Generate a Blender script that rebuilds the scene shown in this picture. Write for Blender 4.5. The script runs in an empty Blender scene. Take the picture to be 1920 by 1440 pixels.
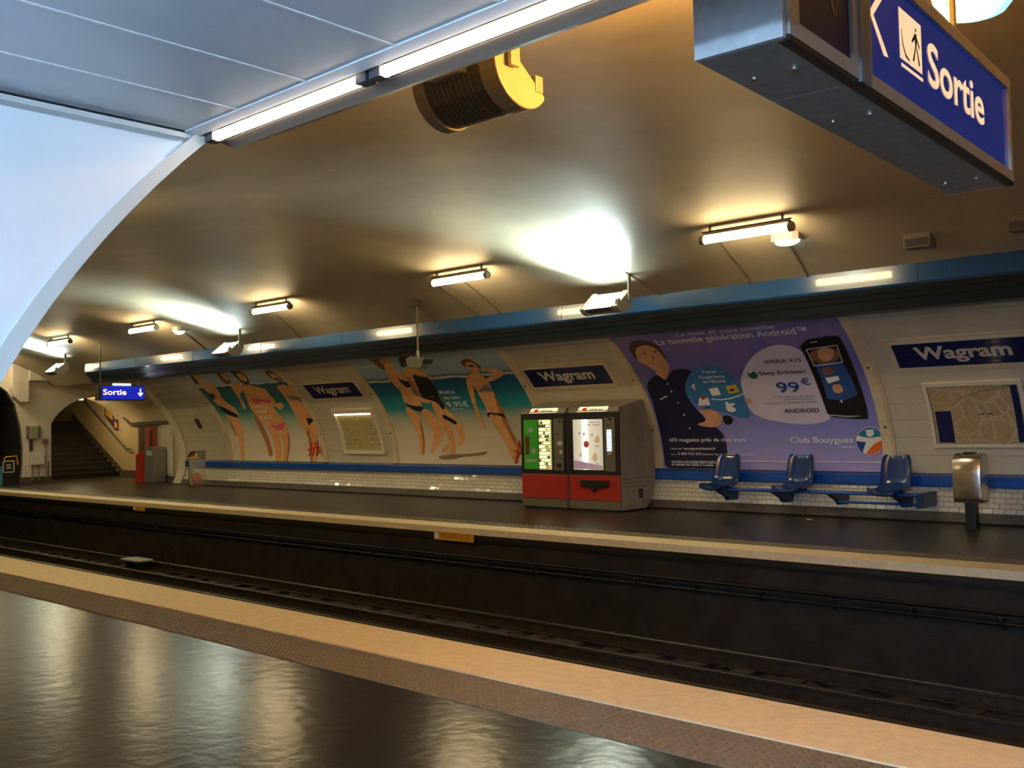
import bpy, bmesh, math, random
from mathutils import Vector, Matrix

random.seed(7)
S = bpy.context.scene
COL = S.collection
R = math.radians

# ------------------------------------------------------------------ camera
def set_camera():
    yaw, pit, rol = R(42.4), R(2.1), R(-1.3)
    f = Vector((-math.sin(yaw)*math.cos(pit), math.cos(yaw)*math.cos(pit), math.sin(pit)))
    r0 = Vector((math.cos(yaw), math.sin(yaw), 0))
    u0 = r0.cross(f)
    c, s = math.cos(rol), math.sin(rol)
    r = r0*c + u0*s
    u = u0*c - r0*s
    m = Matrix((r, u, -f)).transposed().to_4x4()
    m.translation = (0, 0, 1.65)
    cam = bpy.data.cameras.new('camera')
    cam.sensor_width = 36
    cam.lens = 1880/1920*36
    cam.clip_start = 0.02
    o = bpy.data.objects.new('camera', cam)
    o.matrix_world = m
    COL.objects.link(o)
    S.camera = o
set_camera()

# ------------------------------------------------------------------ world, exposure
w = bpy.data.worlds.new('underground')
S.world = w
w.use_nodes = True
w.node_tree.nodes['Background'].inputs[0].default_value = (.05, .04, .03, 1)
w.node_tree.nodes['Background'].inputs[1].default_value = .1
S.view_settings.view_transform = 'Standard'
S.view_settings.look = 'None'
S.view_settings.gamma = 1
S.view_settings.use_curve_mapping = False
S.view_settings.exposure = 1.0

# light levels of the station's lamps
WARM = (1.0, .62, .22)
WARMTUBE = (1.0, .78, .42)
COOL = (.80, 1.0, .95)
DAY = (.44, .69, 1.0)
E_TUBE = 30        # vault tube fixtures (radiance of the diffuser)
E_LINTEL = 6       # bare tubes on the lintel
E_AMBER = 440       # amber pendant behind the exit sign
P_UP = 74          # uplighter watts
P_CORR = 105         # corridor luminaire radiance

# ------------------------------------------------------------------ helpers
W = {}

def lin(c):
    return tuple((x/12.92 if x <= .04045 else ((x+.055)/1.055)**2.4) for x in c)

MATS = {}
def M(name, col, rough=.5, metal=0., nscale=0, namt=0., bump=0., bscale=60., emit=0., ecol=None, spec=.5, coat=0., stretch=None, alpha=1., trans=0.):
    if name in MATS:
        return MATS[name]
    m = bpy.data.materials.new(name)
    m.use_nodes = True
    nt = m.node_tree
    b = nt.nodes['Principled BSDF']
    b.inputs['Base Color'].default_value = (*col, 1)
    b.inputs['Roughness'].default_value = rough
    b.inputs['Metallic'].default_value = metal
    b.inputs['Specular IOR Level'].default_value = spec
    b.inputs['Coat Weight'].default_value = coat
    b.inputs['Alpha'].default_value = alpha
    b.inputs['Transmission Weight'].default_value = trans
    if emit:
        b.inputs['Emission Color'].default_value = (*(ecol or col), 1)
        b.inputs['Emission Strength'].default_value = emit
    tc = nt.nodes.new('ShaderNodeTexCoord')
    src = tc.outputs['Object']
    if stretch:
        mp = nt.nodes.new('ShaderNodeMapping')
        mp.inputs['Scale'].default_value = stretch
        nt.links.new(src, mp.inputs['Vector'])
        src = mp.outputs['Vector']
    if nscale:
        n = nt.nodes.new('ShaderNodeTexNoise')
        n.inputs['Scale'].default_value = nscale
        n.inputs['Detail'].default_value = 6
        n.inputs['Roughness'].default_value = .6
        nt.links.new(src, n.inputs['Vector'])
        cr = nt.nodes.new('ShaderNodeValToRGB')
        cr.color_ramp.elements[0].position = .3
        cr.color_ramp.elements[1].position = .7
        cr.color_ramp.elements[0].color = (*[max(0, x*(1-namt)) for x in col], 1)
        cr.color_ramp.elements[1].color = (*[min(1, x*(1+namt)) for x in col], 1)
        nt.links.new(n.outputs['Fac'], cr.inputs['Fac'])
        nt.links.new(cr.outputs['Color'], b.inputs['Base Color'])
    if bump:
        n2 = nt.nodes.new('ShaderNodeTexNoise')
        n2.inputs['Scale'].default_value = bscale
        n2.inputs['Detail'].default_value = 4
        nt.links.new(src, n2.inputs['Vector'])
        bp = nt.nodes.new('ShaderNodeBump')
        bp.inputs['Strength'].default_value = bump
        bp.inputs['Distance'].default_value = .02
        nt.links.new(n2.outputs['Fac'], bp.inputs['Height'])
        nt.links.new(bp.outputs['Normal'], b.inputs['Normal'])
    MATS[name] = m
    return m

class MB:
    def __init__(s):
        s.v, s.f, s.mi = [], [], []
    def add(s, vs, fs, mi=0):
        o = len(s.v)
        s.v += [tuple(p) for p in vs]
        for f in fs:
            s.f.append([i+o for i in f])
            s.mi.append(mi)
        return s
    def box(s, x0, x1, y0, y1, z0, z1, mi=0):
        return s.add([(x0,y0,z0),(x1,y0,z0),(x1,y1,z0),(x0,y1,z0),(x0,y0,z1),(x1,y0,z1),(x1,y1,z1),(x0,y1,z1)],
                     [(3,2,1,0),(4,5,6,7),(0,1,5,4),(1,2,6,5),(2,3,7,6),(3,0,4,7)], mi)
    def prism(s, poly, a, b, axis='x', mi=0):
        """poly: 2D points; axis x -> (y,z), y -> (x,z), z -> (x,y)"""
        n = len(poly)
        def p(q, t):
            return {'x': (t, q[0], q[1]), 'y': (q[0], t, q[1]), 'z': (q[0], q[1], t)}[axis]
        vs = [p(q, a) for q in poly] + [p(q, b) for q in poly]
        fs = [tuple(range(n))[::-1], tuple(range(n, 2*n))] + [(i, (i+1) % n, n+(i+1) % n, n+i) for i in range(n)]
        return s.add(vs, fs, mi)
    def tube(s, pts, r, n=10, mi=0, cap=True):
        pts = [Vector(p) for p in pts]
        rs = r if isinstance(r, (list, tuple)) else [r]*len(pts)
        o = len(s.v)
        up = None
        for i, p in enumerate(pts):
            d = (pts[min(i+1, len(pts)-1)] - pts[max(i-1, 0)]).normalized()
            if up is None:
                up = Vector((0, 0, 1)) if abs(d.z) < .9 else Vector((1, 0, 0))
            a = d.cross(up).normalized()
            b = a.cross(d).normalized()
            up = b
            for k in range(n):
                t = 2*math.pi*k/n
                s.v.append(tuple(p + (a*math.cos(t) + b*math.sin(t))*rs[i]))
        for i in range(len(pts)-1):
            for k in range(n):
                s.f.append([o+i*n+k, o+i*n+(k+1) % n, o+(i+1)*n+(k+1) % n, o+(i+1)*n+k])
                s.mi.append(mi)
        if cap:
            s.f.append([o+k for k in range(n)][::-1]); s.mi.append(mi)
            e = o+(len(pts)-1)*n
            s.f.append([e+k for k in range(n)]); s.mi.append(mi)
        return s
    def grid(s, fn, nu, nv, mi=0):
        vs = [fn(i/nu, j/nv) for j in range(nv+1) for i in range(nu+1)]
        fs = [(j*(nu+1)+i, j*(nu+1)+i+1, (j+1)*(nu+1)+i+1, (j+1)*(nu+1)+i) for j in range(nv) for i in range(nu)]
        return s.add(vs, fs, mi)
    def lathe(s, prof, c, n=20, mi=0):
        vs, fs = [], []
        for (r, z) in prof:
            for k in range(n):
                t = 2*math.pi*k/n
                vs.append((c[0]+r*math.cos(t), c[1]+r*math.sin(t), c[2]+z))
        for i in range(len(prof)-1):
            for k in range(n):
                fs.append((i*n+k, i*n+(k+1) % n, (i+1)*n+(k+1) % n, (i+1)*n+k))
        return s.add(vs, fs, mi)
    def build(s, name, mat, parent=None, smooth=False, bevel=0, local=False, kind=None, fix=True):
        me = bpy.data.meshes.new(name)
        off = Vector((0, 0, 0))
        if parent is not None and not local:
            off = W[parent]
        me.from_pydata([(x-off.x, y-off.y, z-off.z) for x, y, z in s.v], [], s.f)
        mats = mat if isinstance(mat, (list, tuple)) else [mat]
        for m in mats:
            me.materials.append(m)
        if len(mats) > 1:
            me.polygons.foreach_set('material_index', s.mi)
        if fix or bevel:
            bm = bmesh.new(); bm.from_mesh(me)
            if fix:
                bmesh.ops.recalc_face_normals(bm, faces=bm.faces)
            if bevel:
                bmesh.ops.remove_doubles(bm, verts=bm.verts, dist=1e-5)
                es = [e for e in bm.edges if len(e.link_faces) == 2 and e.calc_face_angle(0) > .5]
                bmesh.ops.bevel(bm, geom=es, offset=bevel, segments=2, affect='EDGES', profile=.5)
            bm.to_mesh(me); bm.free()
        if smooth:
            me.polygons.foreach_set('use_smooth', [True]*len(me.polygons))
            me.set_sharp_from_angle(angle=R(40))
        me.update()
        o = bpy.data.objects.new(name, me)
        COL.objects.link(o)
        if parent is not None:
            o.parent = parent
            W[o] = W[parent]
        else:
            W[o] = Vector((0, 0, 0))
        if kind:
            o['kind'] = kind
        return o

def tag(o, label, cat, group=None):
    o['label'] = label
    o['category'] = cat
    if group:
        o['group'] = group
    return o

def thing(name, label, cat, loc, group=None, rz=0):
    o = bpy.data.objects.new(name, None)
    o.empty_display_size = .1
    o.location = loc
    o.rotation_euler = (0, 0, rz)
    COL.objects.link(o)
    W[o] = Vector(loc)
    return tag(o, label, cat, group)

def copy_tree(root, loc, label, parent=None):
    c = root.copy()
    COL.objects.link(c)
    if parent is None:
        c.location = loc
        c['label'] = label
    else:
        c.parent = parent
    for ch in list(root.children):
        copy_tree(ch, None, None, c)
    W[c] = Vector(loc) if loc else W[root]
    return c

def box(name, mat, parent, x0, x1, y0, y1, z0, z1, bevel=0, **k):
    return MB().box(x0, x1, y0, y1, z0, z1).build(name, mat, parent, bevel=bevel, **k)

# ------------------------------------------------------------------ vault profile
YC, VA, VB, Z0, VL = 7.95, 7.1, 3.75, .75, 2.97
ZF = .05                        # level of the opposite platform
def vy(z):
    b = VB if z >= Z0 else VL
    return VA*math.sqrt(max(0, 1-((z-Z0)/b)**2))
def wp(x, z, off=0., side=1):
    """point on the vault at height z; off = distance in front of it; side=1 opposite wall, -1 near wall"""
    b = VB if z >= Z0 else VL
    y = vy(z)
    ny, nz = y/VA**2, (z-Z0)/b**2
    l = math.hypot(ny, nz)
    return (x, YC + side*(y - off*ny/l), z - off*nz/l)
def vz(y):
    return Z0 + VB*math.sqrt(max(0, 1-((y-YC)/VA)**2))

def patch(mb, x0, x1, z0, z1, o0, o1, nz=6, mi=0):
    """curved slab lying on the opposite wall between offsets o0 and o1"""
    zs = [z0+(z1-z0)*i/nz for i in range(nz+1)]
    vs = []
    for z in zs:
        vs += [wp(x0, z, o0), wp(x1, z, o0), wp(x1, z, o1), wp(x0, z, o1)]
    fs = [(0, 1, 2, 3), tuple(4*nz+i for i in (3, 2, 1, 0))]
    for i in range(nz):
        a, b = 4*i, 4*i+4
        for k in range(4):
            fs.append((a+k, a+(k+1) % 4, b+(k+1) % 4, b+k))
    return mb.add(vs, fs, mi)

# ------------------------------------------------------------------ lettering and flat print
_TX = {}
def text_geo(s, bold=0.):
    key = (s, bold)
    if key in _TX:
        return _TX[key]
    cu = bpy.data.curves.new('t', 'FONT')
    cu.body = s
    cu.size = 1
    cu.offset = bold
    cu.resolution_u = 4
    ob = bpy.data.objects.new('t', cu)
    COL.objects.link(ob)
    dg = bpy.context.evaluated_depsgraph_get()
    me = bpy.data.meshes.new_from_object(ob.evaluated_get(dg))
    vs = [(v.co.x, v.co.y) for v in me.vertices]
    fs = [tuple(p.vertices) for p in me.polygons]
    bpy.data.objects.remove(ob)
    bpy.data.meshes.remove(me)
    bpy.data.curves.remove(cu)
    _TX[key] = (vs, fs)
    return vs, fs
CAP = .729
def text_fit(mb, s, fn, x0, x1, base, cap, bold=0., mi=0):
    """letters between x0 and x1 on base line, cap height cap; fn maps (x, h) to space"""
    vs, fs = text_geo(s, bold)
    a = min(v[0] for v in vs); b = max(v[0] for v in vs)
    k = cap/CAP
    mb.add([fn(x0+(v[0]-a)/(b-a)*(x1-x0), base+v[1]*k) for v in vs], fs, mi)

def chaikin(p, n=2):
    for _ in range(n):
        q = []
        for i in range(len(p)):
            a, b = p[i], p[(i+1) % len(p)]
            q += [(.75*a[0]+.25*b[0], .75*a[1]+.25*b[1]), (.25*a[0]+.75*b[0], .25*a[1]+.75*b[1])]
        p = q
    return p

def flat_poly(mb, pts, fn, mi=0, step=None):
    """fill a 2D outline, cut it into strips so that it can bend, and map it with fn(x, z)"""
    bm = bmesh.new()
    bv = [bm.verts.new((x, z, 0)) for x, z in pts]
    try:
        fc = bm.faces.new(bv)
    except ValueError:
        bm.free(); return
    bmesh.ops.triangulate(bm, faces=[fc], ngon_method='EAR_CLIP')
    if step:
        zs = [p[1] for p in pts]
        z = math.ceil(min(zs)/step)*step
        while z < max(zs):
            bmesh.ops.bisect_plane(bm, geom=bm.verts[:]+bm.edges[:]+bm.faces[:], plane_co=(0, z, 0), plane_no=(0, 1, 0))
            z += step
    bm.verts.index_update()
    mb.add([fn(v.co.x, v.co.y) for v in bm.verts], [[v.index for v in f.verts] for f in bm.faces], mi)
    bm.free()
# ------------------------------------------------------------------ materials
m_vault = M('vault_paint', (.41, .35, .255), .6, nscale=.8, namt=.14, bump=.2, bscale=5)
m_tilewall = M('cream_wall', (.70, .64, .52), .45, nscale=2, namt=.08)
m_panel = M('cream_panel', (.58, .53, .42), .35, nscale=3, namt=.06)
m_joint = M('dark_joint', (.20, .17, .13), .8)
m_tile = M('white_tile', (.78, .73, .62), .12, nscale=9, namt=.10, coat=.3)
m_grout = M('grout', (.30, .26, .20), .9)
m_frame = M('poster_frame_paint', (.66, .56, .38), .4, nscale=4, namt=.12)
m_plinth = M('plinth', (.10, .09, .075), .6, nscale=6, namt=.3)
m_blue = M('blue_enamel', (.008, .085, .42), .22, nscale=5, namt=.10, coat=.4)
m_duct = M('duct_blue', (.016, .082, .25), .22, nscale=2.5, namt=.12, coat=.3, stretch=(.2, 1, 1))
m_seat = M('seat_blue', (.010, .050, .20), .2, nscale=6, namt=.12, coat=.6)
m_bracket = M('bracket_blue', (.010, .035, .12), .4)
m_asphalt = M('platform_asphalt', (.017, .014, .012), .215, nscale=7, namt=.35, bump=.17, bscale=9, spec=.21)
m_asphaltf = M('far_platform_asphalt', (.034, .027, .020), .34, nscale=5, namt=.3, bump=.25, bscale=14, spec=.35)
m_edge = M('platform_edge_stone', (.86, .72, .45), .6, nscale=14, namt=.10, bump=.15, bscale=40)
m_tact = M('tactile_resin', (.20, .165, .12), .6, nscale=10, namt=.2)
m_stud = M('tactile_stud', (.13, .10, .07), .5)
m_pit = M('pit_wall_soot', (.022, .016, .011), .8, nscale=3, namt=.6, bump=.4, bscale=12)
m_ballast = M('ballast', (.016, .013, .010), .85, nscale=30, namt=.6)
m_rail = M('rail_steel', (.11, .09, .07), .38, metal=.7, nscale=12, namt=.3)
m_sleeper = M('sleeper_wood', (.022, .016, .011), .9, nscale=20, namt=.4)
m_cable = M('tray_iron', (.018, .015, .012), .7)
m_white = M('passage_white', (.80, .82, .84), .42, nscale=1.5, namt=.05)
m_whitepanel = M('ceiling_panel', (.62, .65, .68), .42, nscale=2.2, namt=.07, stretch=(1, .35, 1))
m_bead = M('joint_bead', (.84, .86, .86), .5, nscale=25, namt=.12)
m_trim = M('trim_grey', (.58, .60, .58), .45)
m_portal = M('portal_white', (.74, .70, .63), .4, nscale=4, namt=.07)
m_dark = M('tunnel_dark', (.012, .010, .010), .9)  # near-black surfaces of tunnel and stairwell
m_beige = M('passage_beige', (.60, .48, .28), .55, nscale=3, namt=.08)
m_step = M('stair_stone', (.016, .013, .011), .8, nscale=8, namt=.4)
m_black = M('black_paint', (.010, .009, .009), .4)
m_steel = M('stainless', (.62, .58, .52), .24, metal=1., nscale=14, namt=.08)
m_grey = M('grey_metal', (.28, .27, .25), .4, metal=.5, nscale=8, namt=.1)
m_dgrey = M('dark_grey_metal', (.075, .075, .085), .38, metal=.3)
m_cream = M('lamp_cream', (.23, .22, .20), .5, nscale=6, namt=.06)
m_yellow = M('yellow_plate', (.75, .38, .02), .5, nscale=10, namt=.12)

# ------------------------------------------------------------------ structure: vault and walls
XL, XR = -32.0, 8.0
XO0, XO1 = -3.05, 4.2          # mouth of the side passage in the near wall
ZC = 2.65                      # passage ceiling
NX = 20
def vault_grid(mb, x0, x1, zs_sides, nx=1):
    def fn(u, v):
        k = v*(len(zs_sides)-1)
        i = min(int(k), len(zs_sides)-2); t = k-i
        y0, z0 = zs_sides[i]; y1, z1 = zs_sides[i+1]
        return (x0+(x1-x0)*u, y0+(y1-y0)*t, z0+(z1-z0)*t)
    mb.grid(fn, nx, len(zs_sides)-1)
def prof(side, z0, z1, n):
    return [wp(0, z0+(z1-z0)*i/n, 0, side)[1:] for i in range(n+1)]

# ceiling from the far haunch over the crown to the near haunch
t0 = math.acos(vy(3.05)/VA); t1 = math.pi-math.acos(vy(ZC)/VA)
arc = [(YC+VA*math.cos(t0+(t1-t0)*i/56), Z0+VB*math.sin(t0+(t1-t0)*i/56)) for i in range(57)]
mb = MB(); vault_grid(mb, XL, XR, arc, 12)
mb.build('ceiling', m_vault, smooth=True, kind='structure', fix=False)

XP = -26.9                     # where the opposite wall opens into the stair passage
mb = MB(); vault_grid(mb, XP, XR, prof(1, ZF, 3.05, 30), 1)
wall_far = mb.build('wall_far', m_joint, smooth=True, kind='structure', fix=False)
for xa, xb in ((XL, XO0), (XO1, XR)):
    mb = MB(); vault_grid(mb, xa, xb, prof(-1, 0, ZC, 24), 1)
    mb.build('wall_near', m_tilewall, smooth=True, kind='structure', fix=False)

mb = MB()
mb.prism([(YC+VA*math.cos(2*math.pi*i/48), Z0+(VB if i <= 24 else VL)*math.sin(2*math.pi*i/48)) for i in range(48)], XR, XR+.2)
mb.build('wall_right', m_tilewall, kind='structure')

# ------------------------------------------------------------------ floors
fl = box('floor', m_asphalt, None, XL, XR, -4.2, 5.25, -.12, 0, kind='structure')
box('platform_body', m_pit, fl, XL, XR, 4.6, 5.19, -1.35, -.12)
def strip(name, mat, parent, y0, y1, z, yl, seed, inner):
    """edge strip with a slightly ragged inner line"""
    rnd = random.Random(seed)
    n = 220
    mb = MB()
    pts = []
    for i in range(n+1):
        x = XL+(XR-XL)*i/n
        a = y0 + rnd.uniform(-.006, .006) if inner == 0 else y0
        b = y1 + rnd.uniform(-.006, .006) if inner == 1 else y1
        pts.append((x, a, b))
    vs = []
    for x, a, b in pts:
        vs += [(x, a, z), (x, b, z), (x, a, yl), (x, b, yl)]
    fs = []
    for i in range(n):
        k = 4*i
        fs += [(k, k+4, k+5, k+1), (k, k+2, k+6, k+4), (k+1, k+5, k+7, k+3), (k+2, k+3, k+7, k+6)]
    mb.add(vs, fs)
    return mb.build(name, mat, parent)
strip('edge_strip', m_edge, fl, 4.66, 5.27, .012, -.10, 3, 0)
box('tactile_strip', m_tact, fl, XL, XR, 4.17, 4.655, -.01, .004)

def studs(parent, y0, x0, x1, z, rows=9, pitch=.052, seed=1):
    mb = MB()
    n = int((x1-x0)/pitch)
    rnd = random.Random(seed)
    for i in range(n):
        for j in range(rows):
            x = x0+i*pitch; y = y0+.03+j*pitch
            r0, r1 = .018, .012
            vs = [(x+r0*math.cos(k*math.pi/3), y+r0*math.sin(k*math.pi/3), z) for k in range(6)] + \
                 [(x+r1*math.cos(k*math.pi/3), y+r1*math.sin(k*math.pi/3), z+.006) for k in range(6)]
            mb.add(vs, [(k, (k+1) % 6, 6+(k+1) % 6, 6+k) for k in range(6)] + [tuple(range(6, 12))])
    return mb.build('studs', m_stud, parent, fix=False, kind='stuff')
studs(fl, 4.17, -15, 0, .004)

ff = box('floor_far', m_asphaltf, None, XL, XR, 10.65, 15.2, -.1, ZF, kind='structure')
box('passage_floor', m_asphaltf, ff, -39.2, XL, 12.66, 16.7, -.1, ZF)
box('passage_floor', m_asphaltf, ff, XL, XP, 15.2, 16.7, -.1, ZF)
strip('edge_strip', m_edge, ff, 10.62, 11.08, ZF+.012, -.03, 5, 1)
box('tactile_strip', m_tact, ff, XL, XR, 11.085, 11.5, 0, ZF+.004)
studs(ff, 11.085, -20, -2, ZF+.004, rows=7, pitch=.056)
box('shadow_line', m_black, ff, XL, XR, 10.66, 10.74, -.14, -.03)  # black strip painted in for the shadow line under the edge overhang

pit = box('floor_pit', m_pit, None, XL-8, XR, 4.6, 11.0, -1.5, -1.32, kind='structure')
wpit = box('wall_pit', m_pit, None, XL, XR, 10.70, 11.0, -1.32, -.1, kind='structure')

# ballast, rails, sleepers
def ballast():
    rnd = random.Random(11)
    nx, ny = 240, 26
    x0, x1, y0, y1 = -30., 2., 7.6, 10.7
    mb = MB()
    def fn(u, v):
        return (x0+(x1-x0)*u+rnd.uniform(-.04, .04), y0+(y1-y0)*v+rnd.uniform(-.03, .03) if 0 < v < 1 else y0+(y1-y0)*v, -1.20+rnd.uniform(-.05, .05))
    mb.grid(fn, nx, ny)
    return mb.build('ballast', m_ballast, pit, fix=False, kind='stuff')
ballast()
def rail(y, label, mat=m_rail, h=0., nm='rail'):
    z = -1.0+h
    pr = [(y-.06, z-.16), (y+.06, z-.16), (y+.06, z-.145), (y+.012, z-.13), (y+.012, z-.045), (y+.034, z-.035), (y+.034, z-.006), (y+.026, z), (y-.026, z), (y-.034, z-.006), (y-.034, z-.035), (y-.012, z-.045), (y-.012, z-.13), (y-.06, z-.145)]
    o = MB().prism(pr, XL-6, XR).build(nm, mat)
    return tag(o, label, 'rail', None)
rail(5.90, 'steel running rail hidden right below the near platform edge')
rail(7.33, 'second steel rail of the track beside the near platform')
rail(8.62, 'steel running rail nearest the middle of the dark track pit')
rail(10.05, 'steel running rail closest to the opposite platform wall')
rail(9.20, 'dull conductor rail lying between the two rails of the far track', m_rail, 0., 'conductor_rail')
for i in range(44):
    x = -25.5+i*.6
    o = MB().box(x-.12, x+.12, 8.25, 10.45, -1.27, -1.163).build('sleeper', m_sleeper, bevel=.012)
    tag(o, 'dark wooden sleeper under the far track rails', 'sleeper', 'sleepers of the far track')
bc = thing('track_beacon', 'flat pale grey beacon plate fixed between the far rails', 'track beacon', (-19.3, 9.85, -1.15))
MB().prism([(9.66, -.95), (10.0, -.95), (10.0, -.985), (9.66, -.985)], -19.65, -18.95).build('plate', M('beacon_grey', (.40, .38, .34), .5), bc, bevel=.008)
for x in (-19.5, -19.1):
    box('foot', m_black, bc, x-.05, x+.05, 9.72, 9.95, -1.16, -.985)

# cable tray along the pit wall
ct = thing('cable_tray', 'dark iron cable tray with brackets along the pit wall', 'cable tray', (-12, 10.69, -.45))
box('shelf', m_cable, ct, -30, 4, 10.58, 10.70, -.40, -.385)
MB().tube([(-30, 10.62, -.36), (4, 10.62, -.36)], .018, 8).build('cable', m_black, ct)
MB().tube([(-30, 10.63, -.47), (4, 10.63, -.47)], .022, 8).build('cable', m_black, ct)
for i in range(38):
    x = -29.6+i*.88
    MB().prism([(10.70, -.385), (10.56, -.385), (10.56, -.41), (10.66, -.53), (10.70, -.53)], x-.015, x+.015).build('bracket', m_rail, ct)

# ------------------------------------------------------------------ near side passage (where the viewer stands)
curve = [wp(0, z, 0, -1)[1:] for z in [ZC-ZC*i/26 for i in range(27)]]
wl = MB().prism([(-4.2, 0), (-4.2, ZC)] + curve, XO0-.02, XO0-.3).build('wall_left', m_white, kind='structure')
# face plate of the jamb and its corner strip
MB().prism([(-4.2, 0), (-4.2, ZC-.035)] + [(y-.05, z) for y, z in curve[1:]], XO0-.02, XO0).build('facing', m_white, wl)
mb = MB()
for i in range(len(curve)-1):
    (ya, za), (yb, zb) = curve[i], curve[i+1]
    mb.add([(XO0-.021, ya-.05, za), (XO0+.006, ya-.05, za), (XO0+.006, ya+.012, za), (XO0-.021, ya+.012, za),
            (XO0-.021, yb-.05, zb), (XO0+.006, yb-.05, zb), (XO0+.006, yb+.012, zb), (XO0-.021, yb+.012, zb)],
           [(0, 1, 5, 4), (1, 2, 6, 5), (2, 3, 7, 6)])
mb.build('trim_1', m_trim, kind='structure')
tr2 = MB().prism([(XO0-.02, ZC-.035), (XO0+.035, ZC-.035), (XO0+.035, ZC-.02), (XO0-.02, ZC-.02)], -4.2, 1.72, 'y').build('trim_2', m_trim, kind='structure')
MB().prism([(XO1, 0), (XO1+.3, 0), (XO1+.3, ZC), (XO1, ZC)], -4.2, 1.9, 'y').build('wall_passage_right', m_white, kind='structure')
MB().prism([(XO0-.3, 0), (XO1+.3, 0), (XO1+.3, ZC+.2), (XO0-.3, ZC+.2)], -4.4, -4.2, 'y').build('wall_back', m_white, kind='structure')
ceil2 = MB().box(XO0-.3, XO1+.3, -4.2, 1.80, ZC+.012, ZC+.2).build('ceiling_passage', m_bead, kind='structure')
xs = [XO0, -2.73, -2.37, -1.98]
while xs[-1] < XO1-.2:
    xs.append(min(XO1, xs[-1]+.385))
for a, b in zip(xs[:-1], xs[1:]):
    MB().box(a+.005, b-.005, -4.2, 1.735, ZC, ZC+.011).build('panel', m_whitepanel, ceil2)
for a in xs[1:-1]:
    MB().box(a-.0048, a+.0048, -4.2, 1.734, ZC-.002, ZC+.010).build('joint_bead', m_bead, ceil2)

# ------------------------------------------------------------------ end wall with tunnel mouth and stair arch
edge_r = [(12.55, ZF), (12.64, .6), (12.66, 1.15), (12.60, 1.81), (12.45, 2.47), (12.2, 2.88), (11.9, 3.12), (11.2, 3.38), (10, 3.55), (YC, 3.62)]
hole = edge_r + [(2*YC-y, z) for y, z in edge_r[::-1][1:]]
vtop = [(YC+vy(z), z) for z in (3.05, 3.3, 3.6, 3.9, 4.2, 4.4)] + [(YC, 4.5)] + [(YC-vy(z), z) for z in (4.4, 4.2, 3.9, 3.6, 3.3, 2.9, 2.4, 1.8, 1.2, .75, .4, 0)]
arch = [(13.5, ZF), (13.51, 1.88), (13.58, 2.02), (13.75, 2.22), (13.95, 2.40), (14.17, 2.54), (14.5, 2.67), (15.0, 2.75), (15.2, 2.77), (15.2, 3.05)]
outer = arch + vtop
poly = outer + [(2*YC-12.55, 0)] + hole[::-1][1:]
mbw = MB()
mbw.prism(poly, XL-.25, XL)
wend = mbw.build('wall_end', m_portal, kind='structure')
# tunnel tube behind
mb = MB()
vs = [(XL-.1, y, z) for y, z in hole] + [(XL-14, y, z) for y, z in hole]
n = len(hole)
mb.add(vs, [(i, i+1, n+i+1, n+i) for i in range(n-1)] + [tuple(range(n, 2*n))])
mb.build('wall_tunnel', m_dark, kind='structure', fix=False)
box('floor_tunnel', m_dark, None, XL-14, XL, 3.2, 12.7, -1.4, -1.3, kind='structure')
box('tunnel_walkway', m_dark, wend, XL-14, XL-.26, 10.9, 12.6, -1.3, .02)
box('tunnel_walkway', m_dark, wend, XL-14, XL-.26, 3.3, 5.0, -1.3, -.02)

# boxed-in casing above the stair arch
cs = thing('white_casing', 'white boxed-in casing high on the end wall beside the tunnel mouth', 'casing', (XL, 13.2, 3.2))
MB().prism([(12.72, 3.22), (14.2, 3.22), (14.98, 2.86), (14.98, 3.12), (14.28, 3.48), (14.42, 3.72), (12.72, 3.72)], XL, XL+.35).build('beam', m_portal, cs, bevel=.01)
MB().prism([(12.24, 3.0), (12.3, 2.72), (12.45, 2.56), (12.72, 2.56), (12.72, 3.72), (12.24, 3.72)], XL, XL+.30).build('upright', m_portal, cs, bevel=.01)
MB().prism([(12.9, 3.25), (13.1, 3.25), (13.1, 3.7), (12.9, 3.7)], XL+.35, XL+.365).build('cover_plate', m_portal, cs)
box('skirting', m_plinth, wend, XL, XL+.03, 12.56, 13.52, ZF, ZF+.2)

# fittings on the pillar
o = thing('call_box', 'grey-green call box with dark sides high on the white pillar', 'call box', (XL, 12.96, 1.45))
box('body', M('call_green', (.34, .36, .26), .5), o, XL, XL+.16, 12.82, 13.06, 1.42, 1.82, bevel=.02)
box('wing', m_grey, o, XL, XL+.10, 12.74, 12.815, 1.45, 1.82)
box('wing', m_grey, o, XL, XL+.10, 13.065, 13.15, 1.45, 1.82)
box('bracket', m_dgrey, o, XL, XL+.06, 12.83, 12.92, 1.05, 1.42)
o = thing('electrical_cabinet', 'white electrical cabinet low on the white pillar by the tunnel', 'cabinet', (XL, 13.0, .6))
box('body', m_portal, o, XL, XL+.2, 12.82, 13.22, .62, .98, bevel=.012)
box('door', M('cabinet_white', (.8, .79, .76), .4), o, XL+.2, XL+.212, 12.84, 13.2, .64, .96)
MB().tube([(XL+.06, 12.9, .62), (XL+.06, 12.9, .16)], .025, 8).build('pipe', m_grey, o)
MB().tube([(XL+.06, 13.1, .62), (XL+.06, 13.1, .16)], .02, 8).build('pipe', m_grey, o)
o = thing('vertical_pipe', 'thin grey pipe with a flared head on the pillar beside the stairs', 'pipe', (XL, 13.3, .2))
MB().tube([(XL+.05, 13.33, .18), (XL+.05, 13.33, 1.15), (XL+.05, 13.31, 1.38)], [.022, .022, .022], 8).build('pipe', m_grey, o)
box('head', m_grey, o, XL, XL+.1, 13.22, 13.38, 1.30, 1.42)
MB().tube([(XL+.05, 13.40, .2), (XL+.05, 13.40, .72)], .015, 8).build('side_pipe', m_dgrey, o)

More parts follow.
